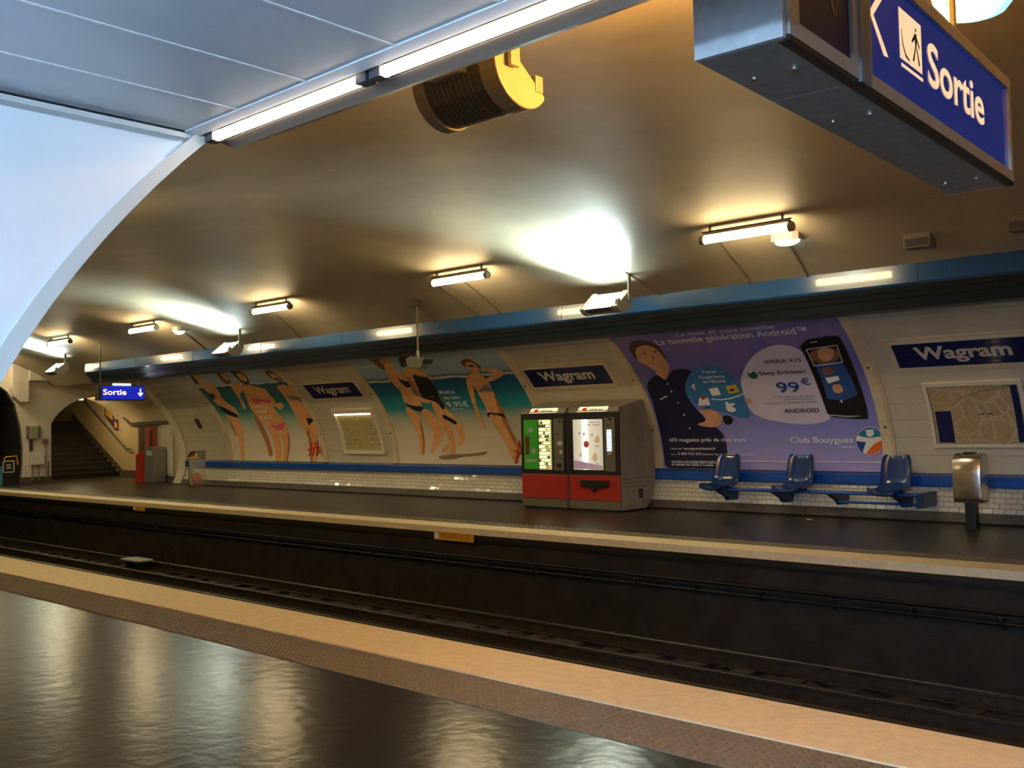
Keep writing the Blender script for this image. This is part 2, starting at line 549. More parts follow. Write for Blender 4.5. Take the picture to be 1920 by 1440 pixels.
# gate and notice at the tunnel end of the platform
o = thing('tunnel_gate', 'black barrier panel with white square notice at the tunnel mouth', 'barrier', (XL+.1, 12.1, ZF))
box('panel', m_black, o, XL+.05, XL+.09, 11.7, 12.5, ZF, .80)
mb = MB()
for a, b, c, d in ((12.02, 12.36, .76, .79), (12.02, 12.36, .42, .45), (12.02, 12.05, .42, .79), (12.33, 12.36, .42, .79), (12.12, 12.26, .63, .67), (12.12, 12.26, .55, .59)):
    mb.box(XL+.09, XL+.096, a, b, c, d)
mb.build('notice', M('notice_white', (.7, .68, .6), .5), o)
MB().tube([(XL+.1, 12.05, .8), (XL+.1, 12.1, .9), (XL+.1, 12.42, .92), (XL+.1, 12.46, .65)], .022, 8).build('rail', m_yellow, o)
box('blue_board', M('board_blue', (.05, .2, .32), .5), o, XL+.1, XL+.13, 11.6, 12.0, ZF, .62)

# ------------------------------------------------------------------ stair passage beyond the wall opening
def lerp(a, b, t): return a+(b-a)*t
def wall_y(x):                                  # oblique right wall, then straight stair wall
    return lerp(14.95, 16.6, (XP-x)/(XP+32.4)) if x > -32.4 else 16.6
MB().prism([(XP, 14.97), (-32.4, 16.6), (-39.2, 16.6), (-39.2, 16.8), (-32.4, 16.8), (XP, 15.2)], ZF, 4.6, 'z').build('wall_stair_right', m_beige, kind='structure')
MB().prism([(-39.2, 13.3), (XL-.2, 13.3), (XL-.2, 13.5), (-39.2, 13.5)], ZF, 4.6, 'z').build('wall_stair_left', m_beige, kind='structure')
MB().prism([(-39.4, 13.3), (-39.2, 13.3), (-39.2, 16.8), (-39.4, 16.8)], ZF, 4.6, 'z').build('wall_stair_back', m_dark, kind='structure')  # dark colour stands in for the unlit wall above the landing
mb = MB()
def soff(u, v):
    x = XP+(-34.0-XP)*u
    yr = wall_y(x); yl = YC+vy(3.05) if x > XL-.3 else 13.4
    a = v*math.pi/2
    return (x, yr-(yr-yl)*(1-math.cos(a)), 1.85+1.2*math.sin(a))
mb.grid(soff, 30, 14)
mb.build('ceiling_stair', M('stair_vault_paint', (.60, .50, .32), .5, nscale=2, namt=.06), smooth=True, kind='structure', fix=False)
MB().add([(-34, 13.3, 3.05), (-34, 16.7, 3.05), (-39.2, 16.7, 4.6), (-39.2, 13.3, 4.6)], [(0, 1, 2, 3)]).build('ceiling_stairwell', m_dark, kind='structure')
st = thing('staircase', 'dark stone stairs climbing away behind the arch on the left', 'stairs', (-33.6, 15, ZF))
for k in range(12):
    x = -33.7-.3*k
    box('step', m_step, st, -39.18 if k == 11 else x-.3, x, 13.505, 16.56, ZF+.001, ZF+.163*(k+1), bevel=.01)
box('lit_band', m_beige, st, -39.18, -39.1, 13.5, 16.6, 2.02, 2.32)  # beige band stands in for the lit part of the back wall
# cornice, skirting and handrail on the stair wall
mb = MB()
pts = [(XP-.8, 1.85), (-32.9, 1.85), (-35.0, 2.95)]
for (xa, za), (xb, zb) in zip(pts[:-1], pts[1:]):
    vs = []
    for x, z in ((xa, za), (xb, zb)):
        y = wall_y(x)-.02
        vs += [(x, y, z-.06), (x, y-.04, z-.06), (x, y-.04, z+.04), (x, y, z+.04)]
    mb.add(vs, [(0, 1, 5, 4), (1, 2, 6, 5), (2, 3, 7, 6), (0, 3, 2, 1), (4, 5, 6, 7)])
mb.build('trim_3', m_plinth, kind='structure')
mb = MB()
pts = [(XP-.02, ZF), (-32.4, ZF), (-33.5, ZF), (-37.5, 2.15)]
for (xa, za), (xb, zb) in zip(pts[:-1], pts[1:]):
    vs = []
    for x, z in ((xa, za), (xb, zb)):
        y = wall_y(x)-.005
        vs += [(x, y, z), (x, y-.025, z), (x, y-.025, z+.2), (x, y, z+.2)]
    mb.add(vs, [(0, 1, 5, 4), (1, 2, 6, 5), (2, 3, 7, 6), (0, 3, 2, 1), (4, 5, 6, 7)])
mb.build('baseboard_stair', m_plinth, kind='structure')
hr = thing('handrail', 'dark handrail sloping up the beige stair wall', 'handrail', (-33, 16.5, .98))
MB().tube([(-32.7, 16.48, .97), (-33.1, 16.48, 1.0), (-36.8, 16.48, 3.05)], .028, 8).build('rail', m_plinth, hr)
for x in (-33.3, -34.4, -35.5):
    z = 1.0+(-33.1-x)*.554
    MB().tube([(x, 16.48, z), (x, 16.58, z-.05)], .014, 6).build('bracket', m_plinth, hr)

# ------------------------------------------------------------------ opposite wall: cladding, tiles, plinth
POSTERS = {'P1': (-24.05, -20.02), 'P2': (-17.22, -12.84), 'PB': (-10.12, -6.12)}
FR = .19
bays = [(XP+.45, -24.05-FR), (-20.02+FR, -17.22-FR), (-12.84+FR, -10.12-FR), (-6.12+FR, -3.4), (-3.4, 0.0), (0.0, 4.0), (4.0, XR)]
zl = [.74]
while zl[-1] < 3.02:                       # horizontal joints, 0.27 m apart along the curve
    z = zl[-1]; s = 0
    while s < .27 and z < 3.04:
        a = wp(0, z); z += .005; b = wp(0, z)
        s += math.hypot(b[1]-a[1], b[2]-a[2])
    zl.append(z)
for xa, xb in bays:
    for za, zb in zip(zl[:-1], zl[1:]):
        mb = MB(); patch(mb, xa, xb, za+.0025, zb-.0025, 0, .014, 4)
        mb.build('panel', m_panel, wall_far, smooth=True)
# narrow pilaster that closes the wall at the stair passage
mb = MB(); patch(mb, XP, XP+.42, ZF, 3.04, 0, .05, 24)
mb.build('pilaster', m_tilewall, wall_far, smooth=True)
mb = MB(); patch(mb, XP+.42, XR, .13+ZF, .74, 0, .006, 8)
mb.build('grout_bed', m_grout, wall_far, smooth=True)
mb = MB(); patch(mb, XP+.42, XR, ZF, .13+ZF, 0, .035, 3)
mb.build('baseboard_far', m_plinth, kind='structure', smooth=True)
# small glazed tiles below the blue rail
rows = []
z = .19
while z < .66:
    a = wp(0, z); zz = z
    s = 0
    while s < .072:
        zz += .002; b = wp(0, zz); s = math.hypot(b[1]-a[1], b[2]-a[2])
    rows.append((z, zz)); z = zz+.004
rnd = random.Random(4)
far_tiles = MB()
one = 0
TW = .152
cands = []
for ri, (za, zb) in enumerate(rows):
    x = XP+.45 + (TW/2 if ri % 2 else 0)
    while x < XR-.2:
        cands.append((ri, za, zb, x)); x += TW
vis = [c for c in cands if -10.1 < c[3] < -3.0]
vis.sort(key=lambda c: (-c[3] if c[0] < 5 else 99-c[3]))
single = set((c[0], round(c[3], 3)) for c in vis[:290])
tile_mesh = {}
for ri, za, zb, x in cands:
    tilt = rnd.uniform(-.0016, .0016)
    if (ri, round(x, 3)) in single:
        if ri not in tile_mesh:
            m1 = MB()
            c = wp(0, (za+zb)/2, .012)
            v = [wp(0, za, .0055), wp(TW-.006, za, .0055), wp(TW-.006, zb, .0055), wp(0, zb, .0055),
                 wp(.006, za+.005, .0135), wp(TW-.012, za+.005, .0135), wp(TW-.012, zb-.005, .0135), wp(.006, zb-.005, .0135)]
            m1.add(v, [(4, 5, 6, 7), (0, 1, 5, 4), (1, 2, 6, 5), (2, 3, 7, 6), (3, 0, 4, 7)])
            tile_mesh[ri] = m1.build('tile', m_tile, wall_far)
            o = tile_mesh[ri]
        else:
            o = tile_mesh[ri].copy(); COL.objects.link(o)
        o.location = (x, tilt, 0)
        o.rotation_euler = (tilt*.15, 0, tilt*6)
        o.rotation_euler = (0, 0, 0)
    else:
        d = tilt
        v = [wp(x, za, .0055), wp(x+TW-.006, za, .0055), wp(x+TW-.006, zb, .0055), wp(x, zb, .0055),
             wp(x+.006, za+.005, .0135+d), wp(x+TW-.012, za+.005, .0135+d), wp(x+TW-.012, zb-.005, .0135-d), wp(x+.006, zb-.005, .0135-d)]
        far_tiles.add(v, [(4, 5, 6, 7), (0, 1, 5, 4), (1, 2, 6, 5), (2, 3, 7, 6), (3, 0, 4, 7)])
far_tiles.build('tiles', m_tile, wall_far, kind='stuff', fix=False)

# blue rail along the wall
br = thing('blue_wall_rail', 'long glossy blue rail running along the wall under the posters', 'rail', (-12, 15.0, .55))
xs = [XP+.5]
while xs[-1] < XR:
    xs.append(min(XR, xs[-1]+3.9))
for a, b in zip(xs[:-1], xs[1:]):
    MB().prism([(15.04, .55), (14.94, .55), (14.925, .565), (14.925, .70), (14.94, .715), (15.04, .735)], a+.003, b-.003).build('rail_section', m_blue, br)
ART = {
 'P1': [
  ('hair', '-23674,3081 -23482,3092 -23563,2983 -23732,2834 -23894,2788 -23886,2883'),
  ('skin', '-23549,3075 -23376,3087 -23294,3042 -23350,2942 -23525,2878 -23701,2875 -23646,2966'),
  ('skin', '-23701,2875 -23496,2876 -23233,2834 -23177,2749 -23184,2645 -23286,2522 -23340,2417 -23311,2320 -23158,2219 -23102,2110 -23110,2003 -23259,1898 -23561,1947 -23726,2082 -23816,2259 -23861,2391 -23777,2560 -23777,2688 -23779,2794'),
  ('navy', '-23778,2582 -23548,2531 -23542,2488 -23822,2389 -23845,2498'),
  ('navy', '-23863,2282 -23593,2188 -23341,2073 -23170,1983 -23248,1908 -23550,1958 -23765,2083'),
  ('skin', '-23757,2039 -23550,1958 -23248,1908 -23225,1767 -23296,1550 -23385,1331 -23434,1112 -23483,893 -23514,696 -23652,695 -23653,936 -23655,1156 -23644,1399 -23651,1575 -23611,1729 -23709,1840'),
  ('skind', '-23762,1907 -23651,1774 -23667,1553 -23638,1410 -23711,1421 -23793,1599'),
  ('hair2', '-22385,3079 -22160,3048 -22142,2928 -22280,2794 -22532,2743 -22588,2827 -22510,2965'),
  ('skin', '-22309,3025 -22145,3008 -22183,2910 -22272,2834 -22390,2849 -22373,2959'),
  ('skin', '-22463,2720 -22108,2786 -21906,2758 -21910,2678 -22213,2546 -22418,2512 -22504,2307 -22607,2141 -22729,2101 -22713,2207 -22610,2415 -22533,2579'),
  ('skind', '-22426,1967 -22327,1838 -22299,1646 -22226,1411 -22189,1156 -22139,902 -22330,837 -22368,1049 -22426,1306 -22491,1584 -22548,1799'),
  ('hair', '-21809,3070 -21570,3048 -21332,3027 -21341,2911 -21501,2761 -21672,2688 -21806,2734 -21826,2834 -21834,2934'),
  ('skin', '-21640,3003 -21412,2992 -21411,2895 -21549,2783 -21714,2800 -21727,2899'),
  ('skin', '-21140,2447 -21108,2346 -21176,2196 -21308,2128 -21278,2270'),
  ('skin', '-21215,2207 -21008,2262 -20889,2218 -20913,2138 -21135,2062 -21262,2106'),
  ('skin', '-21944,2699 -21671,2728 -21471,2680 -21270,2632 -21101,2586 -21145,2468 -21227,2309 -21354,2150 -21354,1985 -21261,1860 -21224,1735 -21334,1633 -21612,1533 -21900,1641 -22105,1707 -22310,1816 -22389,1966 -22412,2115 -22378,2261 -22228,2444 -22113,2584'),
  ('skind', '-21979,2680 -22136,2502 -22351,2281 -22376,2114 -22338,1944 -22246,1804 -22310,1816 -22389,1966 -22412,2115 -22378,2261 -22228,2444'),
  ('pink', '-22041,2396 -21762,2387 -21610,2341 -21371,2334 -21253,2290 -21396,2233 -21517,2277 -21698,2303 -22012,2230 -22075,2294'),
  ('skin', '-22105,1707 -21900,1641 -21654,1522 -21724,1324 -21749,1114 -21777,904 -21825,695 -22078,692 -22048,902 -22020,1114 -22029,1367 -22065,1558'),
  ('skin', '-21619,1522 -21255,1695 -21261,1529 -21300,1322 -21376,1114 -21474,906 -21540,688 -21753,685 -21687,905 -21642,1114 -21635,1323'),
  ('skind', '-21261,1529 -21300,1322 -21376,1114 -21474,906 -21540,688 -21611,687 -21520,947 -21434,1156 -21368,1364'),
  ('pink', '-22000,1748 -21706,1659 -21210,1797 -21222,1715 -21619,1522 -21843,1619'),
  ('hair2', '-20416,3001 -20172,2989 -20135,2893 -20087,2796 -20212,2668 -20339,2731 -20428,2812 -20509,2892'),
  ('skin', '-20341,2941 -20162,2913 -20116,2817 -20214,2726 -20369,2771 -20388,2867'),
  ('navy', '-20297,2853 -20239,2822 -20172,2777 -20229,2755 -20320,2797 -20348,2827'),
  ('skin', '-20589,2644 -20275,2670 -20022,2622 -19917,2541 -19944,2406 -19975,2251 -19934,2112 -19911,1933 -19928,1795 -19912,1635 -19982,1576 -20082,1517 -20148,1316 -20251,1115 -20293,913 -20340,692 -20573,689 -20526,912 -20539,1155 -20495,1359 -20545,1522 -20622,1665 -20650,1848 -20638,2010 -20636,2171 -20612,2330 -20597,2488'),
  ('skind', '-20349,1621 -20376,1398 -20422,1155 -20426,913 -20456,691 -20573,689 -20526,912 -20539,1155 -20495,1359 -20545,1522 -20461,1521'),
  ('grey', '-20504,2386 -20260,2417 -20049,2351 -19975,2251 -20061,2234 -20248,2299 -20462,2315'),
  ('navy', '-20270,1861 -20059,1837 -19961,1795 -20182,1719 -20303,1640 -20299,1741'),
  ('red', '-20613,891 -20403,1257 -20353,1257 -20546,892'),
  ('red', '-20615,1064 -20110,1145 -20122,1105 -20624,1023'),
  ('red', '-20462,892 -20271,1256 -20221,1256 -20395,893'),
  ('red', '-20312,893 -20188,1256 -20139,1256 -20246,894'),
  ('red', '-20188,1256 -20151,974 -20187,954 -20226,1196'),
  ('red', '-20151,974 -19991,1256 -19959,1255 -20121,955'),
  ('red', '-20001,1256 -19949,1255 -20025,895 -20071,895'),
 ],
 'P2': [
  ('hair2', '-16539,3018 -16290,3064 -15990,3087 -15940,3044 -16088,3033 -16214,2980 -16189,2897 -16278,2820 -16398,2805 -16430,2890 -16422,2991'),
  ('skin', '-16148,3026 -15940,3044 -15890,2982 -15923,2893 -16040,2849 -16232,2807 -16189,2877 -16216,2960'),
  ('skin', '-16278,2820 -15982,2866 -15977,2784 -15854,2737 -15865,2635 -15957,2535 -15951,2430 -16008,2284 -15939,2154 -15951,2025 -16046,1941 -16299,1947 -16487,2040 -16432,2212 -16370,2340 -16366,2489 -16375,2637 -16392,2743'),
  ('navy', '-16151,2648 -16060,2582 -15903,2554 -15899,2449 -16065,2413 -16157,2502'),
  ('skin', '-16519,2040 -16307,1937 -16201,1858 -16238,1639 -16262,1375 -16316,1154 -16372,955 -16535,954 -16495,1154 -16457,1376 -16496,1643 -16554,1865'),
  ('skind', '-16198,1814 -16238,1639 -16262,1375 -16316,1154 -16372,955 -16437,955 -16375,1176 -16343,1376 -16309,1596'),
  ('skin', '-16155,1878 -15921,1981 -15765,1891 -15718,1718 -15611,1565 -15622,1435 -15799,1241 -15959,1110 -16044,1001 -16171,1000 -16075,1154 -15991,1329 -15941,1460 -16015,1636'),
  ('navy', '-16462,2126 -16296,2034 -15935,2025 -16015,1940 -16108,1899 -16299,1947 -16469,2061'),
  ('hair', '-15555,3022 -15282,3065 -15148,3018 -15124,2959 -15292,2909 -15574,2845 -15745,2813 -15691,2911'),
  ('skin', '-15798,2755 -15573,2825 -15342,2793 -15191,2725 -15169,2623 -15203,2462 -15286,2259 -15248,2090 -15267,1985 -15187,1835 -15074,1664 -15005,1493 -15022,1281 -15106,1197 -15302,1133 -15317,1197 -15172,1282 -15225,1538 -15321,1711 -15355,1903 -15490,2055 -15712,2125 -15864,2236 -15838,2447 -15860,2614'),
  ('dark', '-15586,2704 -15411,2625 -15192,2604 -15216,2422 -15293,2217 -15264,2070 -15267,1985 -15386,1904 -15457,2096 -15633,2144 -15841,2193 -15761,2402 -15700,2566'),
  ('skind', '-15840,2655 -15741,2609 -15778,2444 -15814,2256 -15925,2238 -15943,2409'),
  ('skin', '-15668,2103 -15460,2054 -15369,1882 -15351,1711 -15316,1540 -15309,1325 -15368,1111 -15436,875 -15590,874 -15521,1111 -15506,1283 -15579,1500 -15662,1760'),
  ('skin', '-15488,1240 -15372,1218 -15627,1046 -15793,991 -15869,1002 -15707,1111'),
  ('dark', '-15488,1842 -15332,1796 -15085,1643 -15226,1602 -15333,1689 -15491,1735'),
  ('skin', '-16362,2741 -16288,2654 -16304,2487 -16171,2375 -15925,2238 -15651,2123 -15646,2091 -15794,2064 -16044,2178 -16298,2316 -16414,2448 -16433,2619'),
  ('hair2', '-13946,2873 -13770,2901 -13641,2875 -13631,2799 -13547,2757 -13593,2684 -13692,2727 -13733,2805 -13952,2741 -14015,2801'),
  ('skin', '-13590,2722 -13356,2691 -13095,2640 -13088,2583 -13206,2532 -13553,2452 -13728,2440 -13609,2532 -13312,2585 -13518,2642'),
  ('skin', '-13864,2831 -13687,2840 -13649,2763 -13657,2687 -13745,2634 -13855,2659 -13948,2721'),
  ('dark', '-13864,2778 -13760,2784 -13692,2761 -13746,2739 -13813,2752 -13882,2741'),
  ('skin', '-14165,2557 -13855,2659 -13699,2651 -13661,2534 -13658,2398 -13685,2242 -13697,2084 -13664,1883 -13693,1783 -13672,1539 -13587,1316 -13543,1174 -13597,1032 -13675,829 -13754,869 -13792,1011 -13889,1215 -14014,1441 -14123,1648 -14149,1813 -14105,1975 -14126,2178 -14102,2337'),
  ('skind', '-13685,2242 -13697,2084 -13664,1883 -13693,1783 -13672,1539 -13587,1316 -13543,1174 -13583,1113 -13696,1316 -13781,1541 -13813,1765 -13778,2046'),
  ('skin', '-14165,2557 -14063,2494 -14191,2301 -14327,2063 -14374,1818 -14348,1652 -14328,1507 -14385,1507 -14434,1653 -14463,1861 -14406,2147 -14312,2385'),
  ('grey', '-14116,2258 -13923,2350 -13763,2402 -13683,2340 -13669,2261 -13829,2267 -13999,2263'),
  ('dark', '-14140,1853 -13917,1828 -13691,1813 -13681,1702 -13786,1764 -13961,1798 -14108,1812 -14138,1731 -14172,1772'),
  ('red', '-13679,1062 -13414,993 -13418,962 -13685,1032'),
  ('red', '-13506,1265 -13479,1265 -13623,789 -13691,789'),
  ('red', '-13506,1265 -13479,1265 -13431,832 -13473,811'),
  ('red', '-13674,849 -13482,1073 -13407,1113 -13617,870'),
  ('shade', '-15961,914 -15580,960 -15211,973 -14822,985 -14375,1050 -14504,966 -14829,933 -15218,919 -15438,854 -15841,850'),
 ],
 'PB': [
  ('hair', '-9906,2890 -9738,2957 -9536,2962 -9406,2896 -9319,2833 -9335,2718 -9352,2621 -9398,2623 -9392,2721 -9406,2790 -9546,2877 -9741,2841 -9847,2788 -9864,2690 -9941,2644 -9953,2775'),
  ('skinm', '-9864,2789 -9735,2860 -9538,2886 -9398,2800 -9377,2681 -9380,2583 -9378,2503 -9454,2446 -9579,2442 -9717,2459 -9780,2544 -9854,2578 -9924,2633 -9908,2682'),
  ('skinm', '-9734,2470 -9579,2442 -9403,2484 -9493,2387 -9598,2300 -9676,2334'),
  ('navyb', '-10060,2226 -9833,2362 -9685,2396 -9592,2269 -9406,2444 -9216,2474 -9045,2446 -8990,2383 -9152,2270 -9322,1989 -9232,1799 -9070,1565 -8891,1437 -8802,1311 -8791,1103 -8846,709 -10067,688 -10091,948 -10091,1276 -10091,1712 -10057,1970'),
  ('hair', '-9723,2751 -9651,2757 -9676,2734 -9734,2730'),
  ('hair', '-9485,2770 -9413,2777 -9432,2755 -9497,2747'),
  ('lips', '-9631,2593 -9526,2601 -9457,2611 -9505,2580 -9598,2571'),
  ('white', '-9628,2596 -9536,2603 -9478,2608 -9536,2587 -9601,2583'),
  ('skinmd', '-9543,2731 -9568,2663 -9569,2639 -9602,2639 -9602,2675'),
  ('white', '-9883,1986 -9718,2040 -9713,2019 -9881,1965'),
  ('white', '-9562,2110 -9574,2098 -9590,2094 -9601,2099 -9601,2111 -9589,2123 -9573,2127 -9562,2122'),
  ('white', '-9521,1905 -9532,1893 -9548,1889 -9560,1894 -9561,1906 -9550,1918 -9534,1922 -9522,1917'),
  ('white', '-9483,1695 -9493,1683 -9509,1679 -9521,1684 -9522,1696 -9512,1707 -9497,1712 -9485,1707'),
  ('white', '-9440,1460 -9449,1448 -9464,1444 -9477,1449 -9479,1461 -9470,1473 -9455,1478 -9442,1473'),
  ('white', '-9566,2237 -9578,2225 -9595,2221 -9606,2227 -9605,2238 -9593,2249 -9576,2254 -9565,2248'),
  ('bubble', '-9301,2154 -9129,2350 -8883,2477 -8635,2503 -8439,2454 -8308,2331 -8225,2190 -8209,2032 -8242,1834 -8246,1612 -8426,1615 -8690,1723 -8948,1791 -9160,1859 -9316,1947'),
  ('bubblew', '-8220,2190 -8110,2341 -7930,2503 -7696,2638 -7458,2714 -7257,2740 -7091,2716 -6956,2646 -6900,2536 -6907,2283 -6906,1985 -6909,1720 -6844,1586 -7042,1512 -7291,1497 -7539,1510 -7806,1554 -8031,1608 -8200,1712 -8248,1894'),
  ('white', '-8839,2126 -8658,2139 -8657,2018 -8826,2003'),
  ('yellow', '-8514,2153 -8311,2174 -8288,2055 -8493,2026'),
  ('dark', '-8470,2101 -8423,2129 -8365,2133 -8359,2097 -8405,2069 -8464,2065'),
  ('white', '-9084,1981 -8920,1976 -8924,1853 -9164,1849'),
  ('red', '-9056,1991 -8977,2008 -8960,1967 -9043,1939'),
  ('bubbled', '-9113,1796 -8932,1832 -8937,1808 -9110,1771'),
  ('white', '-8855,1964 -8698,1948 -8508,1962 -8309,2006 -8189,2051 -8183,2039 -8317,1986 -8517,1942 -8707,1928 -8861,1949'),
  ('white', '-8627,1895 -8578,1904 -8559,1863 -8473,1881 -8450,1850 -8540,1822 -8472,1789 -8478,1739 -8576,1721 -8645,1753'),
  ('skinm', '-8271,1935 -8149,1961 -8107,1870 -8227,1843'),
  ('skinm', '-9216,1777 -9018,1793 -8845,1748 -8763,1643 -8822,1519 -8954,1469 -9118,1482 -9256,1505 -9282,1543 -9091,1576 -9102,1691'),
  ('dark', '-8762,1684 -8572,1659 -8585,1536 -8758,1498'),
  ('phone', '-6921,2766 -6280,2815 -6243,2754 -6258,2358 -6255,1962 -6260,1593 -6304,1566 -6589,1581 -6897,1615 -6916,1835 -6929,2136 -6928,2484'),
  ('screen', '-6897,2428 -6396,2445 -6343,2147 -6341,1928 -6573,1862 -6839,1889 -6822,2205 -6829,2406'),
  ('skinmd', '-6838,2630 -6379,2661 -6396,2445 -6844,2416'),
  ('skinm', '-6683,2646 -6432,2651 -6468,2510 -6660,2433 -6729,2508'),
  ('white', '-6856,2648 -6361,2677 -6363,2667 -6854,2638'),
  ('white', '-6361,2677 -6350,2676 -6381,2425 -6394,2425'),
  ('white', '-6389,2436 -6388,2423 -6854,2395 -6852,2407'),
  ('white', '-6856,2648 -6844,2646 -6840,2399 -6855,2397'),
  ('skinmd', '-6770,2367 -6568,2383 -6581,2267 -6764,2248'),
  ('white', '-6756,2220 -6536,2237 -6542,2174 -6735,2127'),
  ('skinm', '-6703,2108 -6544,2119 -6532,1990 -6695,1968'),
  ('silver', '-6847,1652 -6617,1628 -6386,1624 -6389,1611 -6623,1604 -6852,1633'),
  ('silver', '-6730,2745 -6620,2751 -6625,2737 -6732,2731'),
  ('white', '-6656,1846 -6608,1885 -6597,1834'),
  ('green', '-8009,2365 -7930,2389 -7861,2357 -7840,2309 -7878,2263 -7946,2256 -8006,2288'),
  ('white', '-7978,2382 -7907,2392 -7898,2369 -7982,2335'),
  ('white', '-6075,1229 -6105,1140 -6168,1065 -6253,1020 -6346,1010 -6433,1038 -6496,1100 -6525,1183 -6511,1277 -6459,1360 -6379,1421 -6284,1448 -6195,1438 -6123,1392 -6081,1318 -6075,1229'),
  ('teal', '-6488,1302 -6469,1334 -6443,1362 -6416,1386 -6383,1406 -6350,1423 -6315,1434 -6280,1439 -6246,1438 -6213,1432 -6183,1421 -6156,1404 -6132,1383 -6113,1359 -6097,1331 -6089,1299 -6281,1276'),
  ('logob', '-6518,1230 -6367,1211 -6444,1041 -6421,1043 -6432,1051 -6443,1056 -6451,1066 -6462,1073 -6471,1083 -6478,1092 -6486,1103 -6492,1115 -6497,1126 -6503,1137 -6508,1149 -6510,1162 -6512,1175 -6514,1187 -6515,1200'),
  ('orange', '-6247,1182 -6098,1238 -6086,1229 -6091,1204 -6098,1182 -6107,1158 -6118,1138 -6134,1117 -6149,1097 -6168,1080 -6187,1063 -6209,1050 -6231,1039 -6254,1031 -6278,1023 -6303,1020 -6328,1019 -6352,1021 -6388,1032'),
  ('white', '-6222,1350 -6232,1324 -6252,1304 -6278,1293 -6305,1293 -6328,1304 -6342,1325 -6343,1351 -6333,1378 -6312,1398 -6286,1409 -6259,1409 -6237,1397 -6223,1377'),
  ('white', '-8633,897 -6152,903 -6152,890 -8634,883'),
 ],
}
COPY = {
 'P1': [
  ('4,95€', -22.254, -21.673, 1.847, 0.122, 'white'),
  ('~6', -22.231, -21.779, 2.026, 0.081, 'white'),
  ('~7', -22.185, -21.74, 2.16, 0.057, 'white'),
 ],
 'P2': [
  ('Maillot', -15.196, -14.737, 2.265, 0.101, 'white'),
  ('de bain', -15.162, -14.686, 2.151, 0.088, 'white'),
  ('9,95€', -15.179, -14.555, 1.985, 0.138, 'white'),
  ('~5 2 5', -15.134, -14.765, 1.928, 0.029, 'white'),
 ],
 'PB': [
  ('Le choix de votre conseiller', -8.826, -7.107, 2.974, 0.102, 'white'),
  ('La nouvelle génération Android™', -9.312, -6.669, 2.875, 0.144, 'white'),
  ('Faites', -8.794, -8.546, 2.385, 0.069, 'white'),
  ("l'Expérience", -8.912, -8.435, 2.304, 0.068, 'white'),
  ("de l'Illimité", -8.884, -8.452, 2.229, 0.061, 'white'),
  ('f', -9.135, -9.048, 2.125, 0.127, 'white'),
  ('XPERIA X10', -7.632, -7.016, 2.478, 0.082, 'dark'),
  ('Sony Ericsson', -7.807, -7.021, 2.31, 0.08, 'dark'),
  ('99', -7.604, -7.222, 2.029, 0.2, 'logob'),
  ('€', -7.171, -7.019, 2.129, 0.129, 'logob'),
  ('~4 2 7 2 2 4 7', -7.741, -7.028, 1.948, 0.023, 'grey'),
  ('~5 7 1 10', -7.548, -7.033, 1.9, 0.023, 'grey'),
  ('~4 7 3 10 2 7', -7.916, -7.02, 1.853, 0.023, 'grey'),
  ('ANDROID', -7.606, -7.013, 1.694, 0.079, 'dark'),
  ('600 magasins près de chez vous', -9.918, -8.421, 1.229, 0.072, 'white'),
  ('Liste sur', -9.916, -9.675, 1.087, 0.04, 'white'),
  ('bouyguestelecom.fr', -9.643, -9.003, 1.086, 0.048, 'white'),
  ('ou au', -9.916, -9.802, 0.989, 0.026, 'white'),
  ('0 800 532 532', -9.776, -9.299, 0.991, 0.048, 'white'),
  ('(Numéro Vert, appel gratuit depuis un fixe)', -9.279, -8.284, 0.992, 0.03, 'white'),
  ('Club Bouygues', -7.608, -6.567, 1.203, 0.102, 'white'),
  ('Telecom', -6.825, -6.553, 1.122, 0.035, 'white'),
  ('~4 10 2 5 3 8 12 2 8', -9.92, -9.025, 0.868, 0.022, 'white'),
  ('~7 10 4 11 7 2 6 2', -9.922, -9.027, 0.84, 0.022, 'white'),
  ('~3 10 4 8 2 2 7', -9.924, -9.077, 0.799, 0.03, 'white'),
 ],
}
# ------------------------------------------------------------------ posters
PC = dict(skin=(.86, .44, .17), skind=(.52, .21, .07), hair=(.085, .032, .018), hair2=(.24, .09, .035), navy=(.016, .020, .045), dark=(.022, .018, .024),
          pink=(.85, .13, .19), red=(.62, .035, .022), grey=(.25, .24, .27), white=(.92, .92, .92), shade=(.26, .21, .15), skinm=(.74, .40, .22),
          skinmd=(.26, .12, .065), navyb=(.018, .017, .060), lips=(.35, .10, .08), bubble=(.05, .22, .50), bubbled=(.03, .08, .2), bubblew=(.70, .64, .82),
          yellow=(.72, .46, .03), phone=(.014, .012, .014), screen=(.035, .10, .34), silver=(.5, .5, .5), green=(.02, .10, .06), teal=(.02, .22, .36),
          logob=(.012, .075, .36), orange=(.80, .16, .03))
def pm(k):
    return M('print_'+k, PC[k], .38, nscale=7 if k in ('skin', 'skinm', 'navyb', 'bubble', 'hair', 'hair2') else 0, namt=.16)
